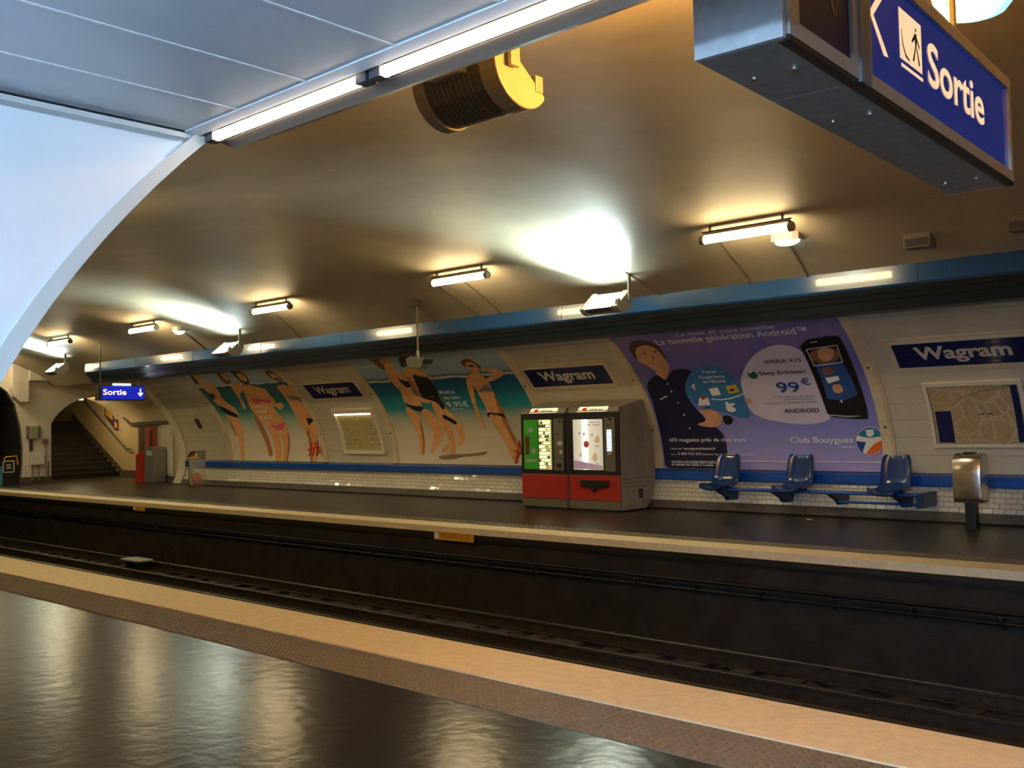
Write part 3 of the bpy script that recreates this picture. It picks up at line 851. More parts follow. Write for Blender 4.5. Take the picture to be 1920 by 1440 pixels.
def print_bg(name, stops, noise=.25, scale=(1, 1, 1), nsc=3.):
    m = bpy.data.materials.new(name); m.use_nodes = True
    nt = m.node_tree; b = nt.nodes['Principled BSDF']; b.inputs['Roughness'].default_value = .36
    tc = nt.nodes.new('ShaderNodeTexCoord'); sp = nt.nodes.new('ShaderNodeSeparateXYZ')
    nt.links.new(tc.outputs['UV'], sp.inputs[0])
    mp = nt.nodes.new('ShaderNodeMapping'); mp.inputs['Scale'].default_value = scale
    nt.links.new(tc.outputs['UV'], mp.inputs['Vector'])
    n = nt.nodes.new('ShaderNodeTexNoise'); n.inputs['Scale'].default_value = nsc; n.inputs['Detail'].default_value = 7
    nt.links.new(mp.outputs[0], n.inputs['Vector'])
    ma = nt.nodes.new('ShaderNodeMath'); ma.operation = 'MULTIPLY_ADD'; ma.inputs[1].default_value = noise; ma.inputs[2].default_value = -noise*.5
    nt.links.new(n.outputs['Fac'], ma.inputs[0])
    ad = nt.nodes.new('ShaderNodeMath'); ad.operation = 'ADD'
    nt.links.new(sp.outputs['Y'], ad.inputs[0]); nt.links.new(ma.outputs[0], ad.inputs[1])
    cr = nt.nodes.new('ShaderNodeValToRGB')
    el = cr.color_ramp.elements
    while len(el) < len(stops): el.new(.5)
    for e, (p, c) in zip(el, stops):
        e.position = p; e.color = (*c, 1)
    nt.links.new(ad.outputs[0], cr.inputs['Fac']); nt.links.new(cr.outputs[0], b.inputs['Base Color'])
    return m
bg_beach1 = print_bg('print_beach', [(0, (.80, .70, .53)), (.30, (.74, .67, .52)), (.44, (.46, .56, .48)), (.56, (.04, .27, .27)), (.80, (.02, .17, .22)), (.835, (.03, .06, .10)), (.845, (.85, .85, .80)), (.86, (.36, .52, .66)), (1, (.60, .70, .76))], .035, (3, 1, 1), 4)
bg_beach2 = print_bg('print_beach_large', [(0, (.80, .70, .54)), (.30, (.74, .64, .48)), (.42, (.52, .54, .42)), (.52, (.03, .32, .38)), (.73, (.010, .13, .28)), (.770, (.02, .10, .24)), (.782, (.88, .87, .82)), (.798, (.05, .07, .09)), (.812, (.32, .48, .62)), (1, (.58, .66, .72))], .030, (3, 1, 1), 4)
bg_violet = print_bg('print_violet', [(0, (.44, .37, .72)), (.12, (.36, .36, .78)), (.40, (.24, .25, .68)), (.62, (.17, .16, .46)), (.8, (.19, .16, .46)), (1, (.30, .22, .52))], .30, (2, 1, 1), 2.2)

def uv_patch(name, mat, parent, x0, x1, z0, z1, off, nz=26):
    mb = MB()
    mb.grid(lambda u, v: wp(x0+(x1-x0)*u, z0+(z1-z0)*v, off), 1, nz)
    o = mb.build(name, mat, parent, fix=False, smooth=True)
    uv = o.data.uv_layers.new(name='uv')
    for p in o.data.polygons:
        for li in p.loop_indices:
            vi = o.data.loops[li].vertex_index
            i, j = vi % 2, vi//2
            uv.data[li].uv = (i, j/nz)
    return o
def scribble(mb, x0, x1, z, h, fn, pattern, mi):
    """print too small to read: a row of word-long dashes"""
    ws = pattern.split()
    ws = [int(w_) for w_ in ws]
    tot = sum(ws)+len(ws)-1
    k = (x1-x0)/tot; x = x0
    for w_ in ws:
        e = x+w_*k
        flat_poly(mb, [(x, z+h*.1), (e, z+h*.1), (e, z+h*.7), (x, z+h*.7)], fn, mi)
        x = e+k

def poster(key, label, bg, ztop=3.09):
    x0, x1 = POSTERS[key]
    z0 = .745
    t = thing('wall_poster', label, 'poster', ((x0+x1)/2, 15.03, .75), 'large posters on the opposite wall')
    mb = MB(); patch(mb, x0, x1, z0, ztop, 0, .02, 24); mb.build('backing_board', m_grey, t, smooth=True)
    uv_patch('printed_sheet', bg, t, x0+.004, x1-.004, z0, ztop, .0215)
    for a, b in ((x0-FR, x0), (x1, x1+FR)):
        mb = MB(); patch(mb, a, b, z0, ztop+.03, 0, .045, 26)
        patch(mb, a+.03, b-.03, z0, ztop+.03, .045, .062, 26)
        fr = mb.build('frame_side', m_frame, t, smooth=True)
        for zz in (1.45, 2.35):
            p = wp((a+b)/2, zz, .062)
            q = wp((a+b)/2, zz, .072)
            MB().tube([p, q], .022, 8).build('bolt', m_plinth, fr)
    mats, idx = [], {}
    def mi(k):
        if k not in idx:
            idx[k] = len(mats); mats.append(pm(k))
        return idx[k]
    mb = MB()
    for i, (mat, txt) in enumerate(ART[key]):
        pts = [tuple(float(c)/1000 for c in q.split(',')) for q in txt.split()]
        if mat[:4] in ('skin', 'hair', 'bubb', 'navy', 'pink', 'gree', 'dark', 'phon', 'lips', 'shad'):
            pts = chaikin(pts, 1 if mat == 'phone' else 2)
        pts = [(min(max(x, x0+.005), x1-.005), min(max(z, z0+.003), ztop-.003)) for x, z in pts]
        off = .0225+.0004*i
        flat_poly(mb, pts, lambda x, z: wp(x, z, off), mi(mat), .09)
    mb.build('printed_picture', mats, t, fix=False)
    top = .0225+.0004*len(ART[key])+.001
    for s, a, b, z, h, mat in COPY[key]:
        mb = MB()
        fn = lambda x, zz: wp(x, zz, top)
        k = abs(wp(0, z+.1)[2]-wp(0, z)[2])/math.dist(wp(0, z+.1), wp(0, z))
        if s[0] == '~':
            scribble(mb, a, b, z, h*k, fn, s[1:], 0)
        else:
            text_fit(mb, s, fn, a, b, z, h*k, .012)
        mb.build('lettering', pm(mat), t, fix=False, kind='stuff' if s[0] == '~' else None)
    return t
poster('P1', 'beach swimwear poster showing four women nearest the stairs', bg_beach1)
poster('P2', 'beach swimwear poster showing three women left of the vending machines', bg_beach2)
poster('PB', 'violet phone poster showing a man and a big handset behind the blue seats', bg_violet)

# ------------------------------------------------------------------ station name plates
m_navy = M('plate_navy', (.014, .018, .095), .25, coat=.3)
m_letter = M('plate_letters', (.62, .58, .50), .4)
def name_plate(x0, x1, label):
    t = thing('station_sign', label, 'sign', ((x0+x1)/2, 14.25, 2.28), 'station name plates on the opposite wall')
    mb = MB(); patch(mb, x0-.09, x1+.09, 2.235, 2.69, .014, .035, 6); mb.build('frame', m_frame, t)
    mb = MB()
    for a, b, c, d in ((x0-.035, x1+.035, 2.285, 2.305), (x0-.035, x1+.035, 2.63, 2.65), (x0-.035, x0-.01, 2.305, 2.63), (x1+.01, x1+.035, 2.305, 2.63)):
        patch(mb, a, b, c, d, .035, .052, 3)
    mb.build('rim', M('plate_rim', (.66, .60, .48), .4), t)
    mb = MB(); patch(mb, x0, x1, 2.305, 2.63, .035, .046, 5); mb.build('plate', m_navy, t)
    mb = MB()
    w_ = x1-x0
    text_fit(mb, 'Wagram', lambda x, z: wp(x, z, .048), x0+.15*w_, x1-.17*w_, 2.412, .170, .03)
    mb.build('lettering', m_letter, t, fix=False)
name_plate(-19.50, -17.66, 'dark blue station name plate between the two beach posters')
name_plate(-12.55, -10.68, 'dark blue station name plate above the vending machines')
name_plate(-5.58, -3.72, 'dark blue station name plate nearest, above the wall map by the bin')

# ------------------------------------------------------------------ wall maps
def map_mat(name, base, road, road2, green, sc):
    m = bpy.data.materials.new(name); m.use_nodes = True
    nt = m.node_tree; b = nt.nodes['Principled BSDF']; b.inputs['Roughness'].default_value = .3
    tc = nt.nodes.new('ShaderNodeTexCoord')
    mp = nt.nodes.new('ShaderNodeMapping'); mp.inputs['Scale'].default_value = sc
    nt.links.new(tc.outputs['UV'], mp.inputs[0])
    cur = None
    def mix(fac, a, c):
        mx = nt.nodes.new('ShaderNodeMix'); mx.data_type = 'RGBA'
        nt.links.new(fac, mx.inputs[0])
        if isinstance(a, tuple): mx.inputs[6].default_value = (*a, 1)
        else: nt.links.new(a, mx.inputs[6])
        mx.inputs[7].default_value = (*c, 1)
        return mx.outputs[2]
    def edges(scale, w0):
        v = nt.nodes.new('ShaderNodeTexVoronoi'); v.feature = 'DISTANCE_TO_EDGE'; v.inputs['Scale'].default_value = scale
        nt.links.new(mp.outputs[0], v.inputs['Vector'])
        l = nt.nodes.new('ShaderNodeMath'); l.operation = 'LESS_THAN'; l.inputs[1].default_value = w0
        nt.links.new(v.outputs['Distance'], l.inputs[0]); return l.outputs[0]
    n = nt.nodes.new('ShaderNodeTexNoise'); n.inputs['Scale'].default_value = 4
    nt.links.new(mp.outputs[0], n.inputs['Vector'])
    g = nt.nodes.new('ShaderNodeMath'); g.operation = 'GREATER_THAN'; g.inputs[1].default_value = .64
    nt.links.new(n.outputs['Fac'], g.inputs[0])
    cur = mix(g.outputs[0], base, green)
    cur = mix(edges(9, .035), cur, road)
    cur = mix(edges(3, .03), cur, road2)
    n3 = nt.nodes.new('ShaderNodeTexVoronoi'); n3.inputs['Scale'].default_value = 14
    nt.links.new(mp.outputs[0], n3.inputs['Vector'])
    g3 = nt.nodes.new('ShaderNodeMath'); g3.operation = 'LESS_THAN'; g3.inputs[1].default_value = .12
    nt.links.new(n3.outputs['Distance'], g3.inputs[0])
    cur = mix(g3.outputs[0], cur, (.36, .15, .08))
    nt.links.new(cur, b.inputs['Base Color'])
    return m
def wall_map(x0, x1, z0, z1, label, mat, lit):
    t = thing('wall_map', label, 'map', ((x0+x1)/2, 15.0, z0), 'framed maps on the opposite wall')
    mb = MB()
    fw = .05 if not lit else .09
    for a, b, c, d in ((x0-fw, x1+fw, z0-fw, z0), (x0-fw, x1+fw, z1, z1+fw), (x0-fw, x0, z0, z1), (x1, x1+fw, z0, z1)):
        patch(mb, a, b, c, d, .014, .075 if lit else .05, 6)
    mb.build('frame', M('map_frame', (.74, .68, .56), .35), t, smooth=True)
    mb = MB(); patch(mb, x0, x1, z0, z1, .014, .03, 10); mb.build('backing', m_grey, t, smooth=True)
    uv_patch('map_sheet', mat, t, x0+.01, x1-.01, z0+.01, z1-.01, .032, 10)
    return t
mapm1 = map_mat('print_area_map', (.42, .34, .13), (.62, .56, .34), (.56, .5, .3), (.20, .30, .06), (1.2, 2.6, 1))
mapm2 = map_mat('print_street_map', (.44, .31, .17), (.52, .41, .26), (.56, .48, .32), (.28, .30, .10), (1.6, 1.3, 1))
t = wall_map(-19.06, -17.74, 1.05, 1.94, 'small lit area map in a pale frame between the two beach posters', mapm1, True)
mb = MB(); patch(mb, -19.06, -17.74, 1.905, 1.94, .04, .07, 2)
mb.build('lamp_strip', M('map_lamp', (1, .9, .7), .4, emit=3.2, ecol=(1, .80, .5)), t)
t = wall_map(-5.31, -4.09, 1.18, 2.02, 'brown street map with dark blue side columns beside the bin', mapm2, False)
mb = MB()
for pts in ([(-5.27, 1.20), (-5.05, 1.20), (-5.05, 1.66), (-5.27, 1.66)], [(-4.20, 1.20), (-4.11, 1.20), (-4.11, 2.0), (-4.20, 2.0)]):
    mb = MB(); flat_poly(mb, pts, lambda x, z: wp(x, z, .034), 0, .1)
    mb.build('legend_column', m_navy, t, fix=False)
mb = MB()
ln = [(-5.02, 1.75), (-4.9, 1.84), (-4.7, 1.91), (-4.45, 1.965), (-4.22, 1.985)]
flat_poly(mb, ln + [(x, z-.02) for x, z in ln[::-1]], lambda x, z: wp(x, z, .034), 0, .1)
mb.build('river', M('map_green', (.25, .27, .13), .4), t, fix=False)
mb = MB()
for a in (-4.68, -4.57):
    flat_poly(mb, [(a, 1.60), (a+.08, 1.603), (a+.08, 1.617), (a, 1.614)], lambda x, z: wp(x, z, .034))
mb.build('station_mark', m_black, t, fix=False)
# little dark switch plate by the first poster
o = thing('switch_plate', 'small dark plate on the cream wall between stairs and first poster', 'plate', wp(-25.33, 1.72))
mb = MB(); patch(mb, -25.42, -25.26, 1.66, 1.92, .014, .05, 3); mb.build('plate', m_dgrey, o, bevel=.005)
mb = MB(); patch(mb, -25.42, -25.30, 1.98, 2.06, .014, .03, 2); mb.build('tag', m_trim, o)

# ------------------------------------------------------------------ blue duct above the posters
du = thing('ceiling_duct', 'long glossy blue duct running along the vault above the posters', 'duct', (-12, 12.9, 3.02))
dprof = [(12.70, 3.575), (12.735, 3.545), (12.712, 3.285), (12.74, 3.255), (13.2, 3.255), (13.2, 3.33)]
xs = [-27.9]
while xs[-1] < XR:
    xs.append(min(XR, xs[-1]+2.9))
for a, b in zip(xs[:-1], xs[1:]):
    MB().prism(dprof, a+.004, b-.004).build('duct_section', m_duct, du)
for a in xs[1:-1]:
    MB().prism([(y-.006 if y < 13 else y, z+(.006 if z > 3.4 else -.004)) for y, z in dprof], a-.025, a+.025).build('joint_collar', m_duct, du)
MB().prism([(12.745, 3.252), (12.79, 3.19), (12.81, 3.19), (12.86, 3.12), (12.88, 3.12), (12.93, 3.02), (13.40, 3.02), (13.50, 3.09), (13.2, 3.252)], -27.9, XR).build('lower_casing', M('casing_navy', (.010, .016, .026), .35), du)
# lip below the duct
MB().prism([(12.93, 3.02), (13.45, 3.02), (13.45, 3.0), (12.97, 2.985)], -27.9, XR).build('lower_lip', M('lip_dark', (.03, .035, .045), .4), du)

# ------------------------------------------------------------------ lamps
m_tube = M('tube_diffuser', (1, .9, .7), .3, emit=E_TUBE, ecol=WARMTUBE)
m_hot = M('bare_tube', (1, .92, .8), .3, emit=E_LINTEL, ecol=(1, .86, .70))
m_amber = M('amber_diffuser', (1, .7, .3), .3, emit=E_AMBER, ecol=(1, .48, .075))
def tube_light(loc, label, L=1.25, mat=None):
    t = thing('tube_light', label, 'tube light', loc, 'warm tube lights on the vault')
    x, y, z = loc
    MB().tube([(x-L/2+.05, y, z), (x+L/2-.05, y, z)], .05, 16).build('diffuser', mat or m_tube, t, smooth=True)
    MB().prism([(y-.045, z+.052), (y+.045, z+.052), (y+.035, z+.085), (y-.035, z+.085)], x-L/2+.04, x+L/2-.02).build('housing', M('fixture_brown', (.20, .15, .09), .5), t)
    for s in (-1, 1):
        e = x+s*(L/2-.04)
        MB().tube([(e, y, z), (e+s*.06, y, z)], [.058, .058], 16).build('end_cap', M('cap_grey', (.22, .19, .15), .45), t, smooth=True)
        MB().prism([(y-.012, z), (y+.012, z), (y+.012, vz(y)+.01), (y-.012, vz(y)+.01)], x+s*(L/2-.12)-.012, x+s*(L/2-.12)+.012).build('bracket', m_dgrey, t)
    MB().tube([(x-L/2, y, z+.10), (x+L/2, y, z+.10)], .011, 6).build('bar', m_dgrey, t)
    return t
YT = 11.17; ZT = 3.915
t0_ = tube_light((-6.2, YT, ZT), 'nearest warm tube light on the vault above the violet poster')
copy_tree(t0_, (-11.29, YT, ZT), 'warm tube light on the vault beside the hanging pole lamp')
copy_tree(t0_, (-16.48, YT, ZT), 'third warm tube light from the right, over the gap between beach posters')
copy_tree(t0_, (-21.55, YT, ZT), 'fourth warm tube light from the right, over the farthest poster')
copy_tree(t0_, (-25.93, YT, ZT), 'fifth tube light on the vault, left of the far exit sign')
copy_tree(t0_, (-31.0, YT, ZT), 'added last tube light on the vault, beside the white casing of the end wall')  # extra tube added to brighten the end wall
tp = tube_light((-33.4, 15.0, 2.72), 'tube light glowing under the arch at the foot of the stairs', 1.0)
del tp['group']
for ch in list(tp.children):
    if ch.name.startswith('bracket'):
        bpy.data.objects.remove(ch)

# mirrored row added unseen behind the white jamb, to brighten the posters opposite
for x, lab in ((-11.29, 'first added unseen tube light on the near side of the vault, behind the white jamb'), (-16.48, 'second added unseen tube light on the near side of the vault, behind the white jamb'), (-21.55, 'third added unseen tube light on the near side of the vault, behind the white jamb'), (-25.93, 'farthest added unseen tube light on the near side of the vault, behind the white jamb')):
    o = copy_tree(t0_, (x, 2*YC-YT, ZT), lab)
    o['group'] = 'added unseen tube lights on the near side of the vault'
# amber pendant tube behind the overhead exit sign
t = thing('amber_pendant', 'amber pendant tube lamp hanging behind the overhead exit sign', 'lamp', (-1.75, 4.35, 3.3))
MB().tube([(-1.75, 3.92, 3.3), (-1.75, 4.78, 3.3)], .05, 16).build('diffuser', m_amber, t, smooth=True)
MB().prism([(-1.82, 3.27), (-1.80, 3.235), (-1.70, 3.235), (-1.68, 3.27), (-1.685, 3.272), (-1.705, 3.242), (-1.795, 3.242), (-1.815, 3.272)], 3.9, 4.8, 'y').build('light_shield', MATS['fixture_brown'], t)  # tray added under the tube to keep amber light off the platform edge
for y in (3.90, 4.80):
    MB().tube([(-1.75, y-.025, 3.3), (-1.75, y+.025, 3.3)], .058, 16).build('end_cap', MATS['cap_grey'], t, smooth=True)
    MB().tube([(-1.75, y, 3.34), (-1.75, y, vz(y)-.002)], .012, 8).build('hanger', m_dgrey, t)

def oval_lamp(x, label):
    y, z = 11.74, vz(11.74)
    t = thing('oval_lamp', label, 'ceiling lamp', (x, y, z-.02), 'small oval ceiling lamps')
    MB().prism([(x-.19, y-.07), (x-.12, y-.11), (x+.12, y-.11), (x+.19, y-.07), (x+.19, y+.07), (x+.12, y+.11), (x-.12, y+.11), (x-.19, y+.07)], z-.07, z+.08, 'z').build('base', m_cream, t)
    mb = MB()
    mb.grid(lambda u, v: (x+.17*math.cos(2*math.pi*u)*math.cos(v*math.pi/2), y+.095*math.sin(2*math.pi*u)*math.cos(v*math.pi/2), z-.07-.06*math.sin(v*math.pi/2)), 20, 6)
    mb.build('glass', M('oval_glass', (.9, .97, 1), .3, emit=6, ecol=(.85, 1, .95)), t, smooth=True)
    return t
oval_lamp(-5.93, 'small oval lamp on the vault below the nearest tube light')
oval_lamp(-20.95, 'small oval lamp on the vault below the fourth tube light')

def uplighter(loc, label, side, arm, lit, L=.66, group=None):
    """half-drum floodlight; axis along x, glass turned up and towards the middle of the vault"""
    t = thing('uplighter', label, 'floodlight', loc, group)
    cx, cy, cz = loc
    Rr = .20
    tilt = R(38)
    # profile in local (a: towards vault middle, b: up); flat glass on top
    def P(a, b):
        a2 = a*math.cos(tilt)+b*math.sin(tilt); b2 = -a*math.sin(tilt)+b*math.cos(tilt)
        return (cy-side*a2, cz+b2)
    drum = [(Rr*1.05*math.cos(math.pi+math.pi*i/14), Rr*.95*math.sin(math.pi+math.pi*i/14)) for i in range(15)]
    shell_o = [P(a, b) for a, b in drum]
    shell_i = [P(a*.93, b*.93) for a, b in drum[::-1]]
    MB().prism(shell_o+shell_i, cx-L/2+.09, cx+L/2-.13).build('body', m_dgrey, t)
    mb = MB()
    for k in range(9):
        x = cx-L/2+.15+k*(L-.36)/8
        rb = [P(a*1.02, b*1.02) for a, b in drum[2:13]] + [P(a*.99, b*.99) for a, b in drum[2:13][::-1]]
        f = MB().prism(rb, x-.004, x+.004).build('rib', M('rib_grey', (.15, .15, .17), .35, metal=.4), t)
    box('ballast_box', m_cream, t, cx-.16, cx+.1, cy+side*.19-.06, cy+side*.19+.06, cz-.02, cz+.12, bevel=.01)
    cap = [P(a*1.06, b*1.06) for a, b in drum] + [P(Rr*1.06, .02), P(-Rr*1.06, .02)]
    for a, b in ((cx-L/2, cx-L/2+.085), (cx+L/2-.125, cx+L/2)):
        MB().prism(cap, a, b).build('end_cap', m_cream, t, bevel=.008)
    gl = M('lamp_glass_lit', (.9, 1, 1), .2, emit=22, ecol=(.80, 1, .96)) if lit else M('lamp_glass_dark', (.05, .05, .05), .1)
    MB().prism([P(-Rr*.9, -.03), P(Rr*.9, -.03), P(Rr*.9, -.015), P(-Rr*.9, -.015)], cx-L/2+.09, cx+L/2-.13).build('glass', gl, t)
    box('clip', m_grey, t, cx+L/2-.05, cx+L/2+.008, P(Rr*.7, .03)[0]-.03, P(Rr*.7, .03)[0]+.03, P(Rr*.7, .03)[1]-.04, P(Rr*.7, .03)[1]+.05, bevel=.006)
    ya = cy+side*.10
    for s in arm:
        e = cx+s*(L/2+.03)
        MB().prism([(ya-.035, cz-.02), (ya+.035, cz-.02), (ya+.03, vz(ya)-.002), (ya-.03, vz(ya)-.002)], e-.012, e+.012).build('arm', m_grey, t)
    if lit:
        la = bpy.data.lights.new('uplight', 'AREA')
        la.shape = 'RECTANGLE'; la.size = L-.25; la.size_y = .36
        la.energy = P_UP; la.color = COOL
        la.spread = R(92)
        lo = bpy.data.objects.new('uplight', la)
        n = Vector((0, P(0, 1)[0]-P(0, 0)[0], P(0, 1)[1]-P(0, 0)[1])).normalized()
        lo.location = (cx-.02-W[t].x, P(0, 0)[0]-W[t].y, P(0, 0)[1]-W[t].z)
        xax = Vector((1, 0, 0)); yax = (-n).cross(xax)*-1
        m = Matrix((xax, n.cross(xax)*1.0, n)).transposed()
        lo.rotation_euler = (Matrix((xax, xax.cross(-n)*-1, -n)).transposed()).to_euler()
        lo.rotation_euler = (-n).to_track_quat('Z', 'Y').to_euler()
        COL.objects.link(lo); lo.parent = t
    return t
uplighter((-9.05, 12.02, 3.42), 'lit floodlight on an arm below the brightest patch of vault', 1, (1,), True, .70, 'wall-side floodlights')
uplighter((-19.45, 12.02, 3.40), 'lit floodlight on an arm above the farther name plate, middle one of three', 1, (1,), True, .70, 'wall-side floodlights')
uplighter((-28.15, 12.02, 3.42), 'lit floodlight in front of the white casing by the tunnel', 1, (1,), True, .70, 'wall-side floodlights')
uplighter((-3.80, 3.95, 3.52), 'large unlit floodlight with ribbed back hanging behind the lintel tubes', -1, (-1, 1), False, .64)

# lamp on a pole
t = thing('pole_lamp', 'grey lamp head hanging on a thin pole in front of the middle poster', 'lamp', (-13.2, 12.0, 2.6))
box('mount', m_plinth, t, -13.28, -13.12, 11.93, 12.07, 3.72, 3.86)
MB().tube([(-13.2, 12.0, 3.75), (-13.2, 12.0, 2.83)], .018, 8).build('pole', M('pole_brown', (.22, .17, .11), .5), t, smooth=True)
MB().tube([(-13.2, 12.0, 2.93), (-13.2, 12.0, 2.80)], .03, 8).build('swivel', m_steel, t, smooth=True)
MB().prism([(-13.43, 2.80), (-13.30, 2.84), (-13.10, 2.80), (-12.92, 2.78), (-12.98, 2.66), (-13.05, 2.60), (-13.30, 2.62), (-13.40, 2.69)], 11.9, 12.1, 'y').build('head', M('lamp_head', (.20, .20, .17), .45), t, bevel=.015)
MB().prism([(-12.97, 2.765), (-12.915, 2.765), (-12.96, 2.68), (-13.0, 2.67)], 11.895, 12.105, 'y').build('visor', m_black, t)

# thin conduits from the fittings down to the duct
def conduit(x0, y0, x1, label):
    pts = []
    for i in range(7):
        u = i/6
        y = y0+(12.74-y0)*u
        pts.append((x0+(x1-x0)*u, y, vz(y)-.010))
    tag(MB().tube(pts, .011, 6).build('conduit', M('conduit_brown', (.19, .15, .10), .6)), label, 'conduit', 'thin conduits on the vault')
conduit(-6.83, 11.6, -6.98, 'thin conduit below the left end of the nearest tube light')
conduit(-6.0, 11.9, -6.15, 'thin conduit running down from the nearest oval lamp')
conduit(-12.2, 11.5, -12.36, 'thin conduit just right of the pole lamp mount')
conduit(-11.6, 11.5, -11.85, 'thin conduit below the middle of the second tube light')
conduit(-13.28, 12.05, -13.5, 'short dark conduit running from the pole lamp mount to the duct')
conduit(-17.2, 11.8, -17.7, 'thin conduit below the third tube light')
conduit(-8.68, 12.05, -8.55, 'thin conduit beside the arm of the nearest lit floodlight')
conduit(-21.0, 11.8, -21.5, 'thin conduit beside the far oval lamp')
# boxes on the vault
for x, y, lab in ((-4.45, 12.22, 'grey junction box on the vault above the nearest name plate'), (-3.25, 12.15, 'grey junction box on the vault at the right edge of the picture')):
    z = vz(y)
    t = thing('junction_box', lab, 'junction box', (x, y, z), 'junction boxes on the vault')
    box('body', M('box_grey', (.16, .14, .11), .5), t, x-.16, x+.16, y-.1, y+.1, z-.13, z+.06, bevel=.01)
    box('cover', m_dgrey, t, x-.14, x+.14, y-.105, y-.1, z-.11, z-.02)

# ------------------------------------------------------------------ lintel light at the mouth of the passage
t = thing('lintel_light', 'long strip of bare fluorescent tubes along the white passage lintel', 'strip light', (0, 1.83, ZC-.06))
xa, xb = XO0+.0, XO1
MB().prism([(1.737, ZC+.02), (1.737, ZC-.004), (1.785, ZC-.010), (1.79, ZC+.02)], xa, xb).build('fascia', M('fascia_white', (.70, .70, .72), .4), t)
MB().prism([(1.865, ZC-.018), (1.915, ZC-.030), (1.965, ZC-.012), (1.985, ZC+.13), (1.975, ZC+.13), (1.955, ZC-.005), (1.875, ZC-.01)], xa+.01, xb).build('lower_lip', M('lip_brown', (.22, .20, .18), .4), t)  # upright back wall added to keep the tube light off the vault
tubes = [(-2.99, -2.225), (-2.12, -.82), (-.72, .58), (.68, 1.98), (2.08, 3.38)]
for a, b in tubes:
    MB().tube([(a, 1.822, ZC-.014), (b, 1.822, ZC-.014)], .017, 12).build('tube', m_hot, t, smooth=True)
    for e, s in ((a, -1), (b, 1)):
        box('tube_holder', m_dgrey, t, min(e, e+s*.045), max(e, e+s*.045), 1.802, 1.842, ZC-.03, ZC+.005)
for x in (-3.0, -2.172, -.77, .63, 2.03, 3.5):
    box('bracket', m_dgrey, t, x-.015, x+.015, 1.78, 1.965, ZC+.0, ZC+.012)

# luminaires of the passage, behind and beside the viewer
for x, y, lab in ((.3, -1.3, 'cool white ceiling luminaire in the passage above the viewer'), (-1.0, -3.0, 'cool white ceiling luminaire in the passage behind the viewer')):
    t = thing('passage_luminaire', lab, 'ceiling light', (x, y, ZC-.26))
    box('housing', m_trim, t, x-.65, x+.65, y-.05, y+.05, ZC-.16, ZC)
    box('diffuser', M('luminaire_day', (.85, .93, 1), .4, emit=P_CORR, ecol=DAY), t, x-.62, x+.62, y-.14, y+.14, ZC-.26, ZC-.16)

# ------------------------------------------------------------------ near exit sign
a_s = math.atan2(.105, 2.219)
ns = thing('exit_sign', 'large illuminated blue exit sign box hanging overhead at upper right', 'sign', (-1.155, 2.314, 2.6), rz=a_s)
LN, TH, HT = 2.25, .255, .455
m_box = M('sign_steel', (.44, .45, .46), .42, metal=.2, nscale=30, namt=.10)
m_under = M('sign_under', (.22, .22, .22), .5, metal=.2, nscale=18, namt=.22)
# local frame: y along the sign, x = 0 on the visible face, body towards -x
def nb(name, mat, x0, x1, y0, y1, z0, z1, par=None, bev=0):
    return MB().box(x0, x1, y0, y1, z0, z1).build(name, mat, par or ns, bevel=bev, local=True)
nb('end_plate', m_box, -TH, -.004, -.006, .012, 0, HT)
nb('end_plate', m_box, -TH, -.004, LN-.012, LN+.004, 0, HT)
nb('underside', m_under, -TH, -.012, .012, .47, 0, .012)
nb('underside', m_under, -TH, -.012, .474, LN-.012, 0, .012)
nb('top', m_box, -TH, 0, 0, LN, HT-.012, HT)
nb('back_face', m_box, -TH-.002, -TH+.01, .012, LN-.012, .012, HT-.012)
m_sf = M('sign_frame', (.36, .36, .32), .35, metal=.3)
for y0, y1, z0, z1 in ((.02, LN, .012, .055), (.02, LN, HT-.05, HT-.012), (.012, .08, .055, HT-.05), (.455, .60, .055, HT-.05), (LN-.035, LN, .055, HT-.05)):
    nb('frame_bar', m_sf, -.02, .004, y0, y1, z0, z1)
nb('gasket', m_black, -.03, .002, .02, LN, -.002, .014)
nb('divider', M('divider_blue', (.20, .24, .28), .3, metal=.5), -.02, .012, .49, .565, .005, HT)
m_sdark = M('sign_dark_panel', (.010, .014, .06), .4, spec=.2)
m_sblue = M('sign_blue_panel', (.006, .014, .14), .12, emit=.12, ecol=(.006, .05, .42), spec=.3)
m_sign_w = M('sign_letter_lit', (.9, .8, .7), .3, emit=.42, ecol=(1.0, .64, .38))
nb('dark_panel', m_sdark, -.03, -.008, .08, .455, .055, HT-.05)
bp = nb('lit_panel', m_sblue, -.03, -.008, .60, LN-.035, .055, HT-.05)
def face_poly(pts, name, mat, lift=.001):
    mb = MB()
    for p in pts:
        flat_poly(mb, p, lambda s, z: (-.008+lift, s, z))
    mb.build(name, mat, ns, fix=False, local=True)
face_poly([[(.62, .255), (.655, .255), (.775, .155), (.735, .150)], [(.62, .255), (.655, .255), (.78, .365), (.742, .37)]], 'arrow', m_sign_w)
face_poly([[(.885, .185), (1.105, .185), (1.105, .352), (.885, .352)], [(.895, .160), (1.11, .160), (1.11, .172), (.895, .172)]], 'pictogram_plate', m_sign_w)
man = [(1.04, .325), (1.052, .325), (1.052, .313), (1.04, .313)]
face_poly([man, [(1.03, .306), (1.055, .306), (1.052, .262), (1.036, .262)], [(1.05, .30), (1.085, .27), (1.078, .262), (1.048, .286)], [(1.03, .30), (1.0, .272), (1.008, .266), (1.034, .285)],
           [(1.036, .262), (1.045, .262), (1.02, .205), (1.006, .208)], [(1.044, .262), (1.054, .262), (1.082, .208), (1.068, .203)]] +
          [[(.90, .285), (.905, .285), (.915, .24), (.94, .21), (.975, .2), (.975, .193), (.935, .2), (.907, .235)]], 'pictogram', m_sdark, .002)
mb = MB()
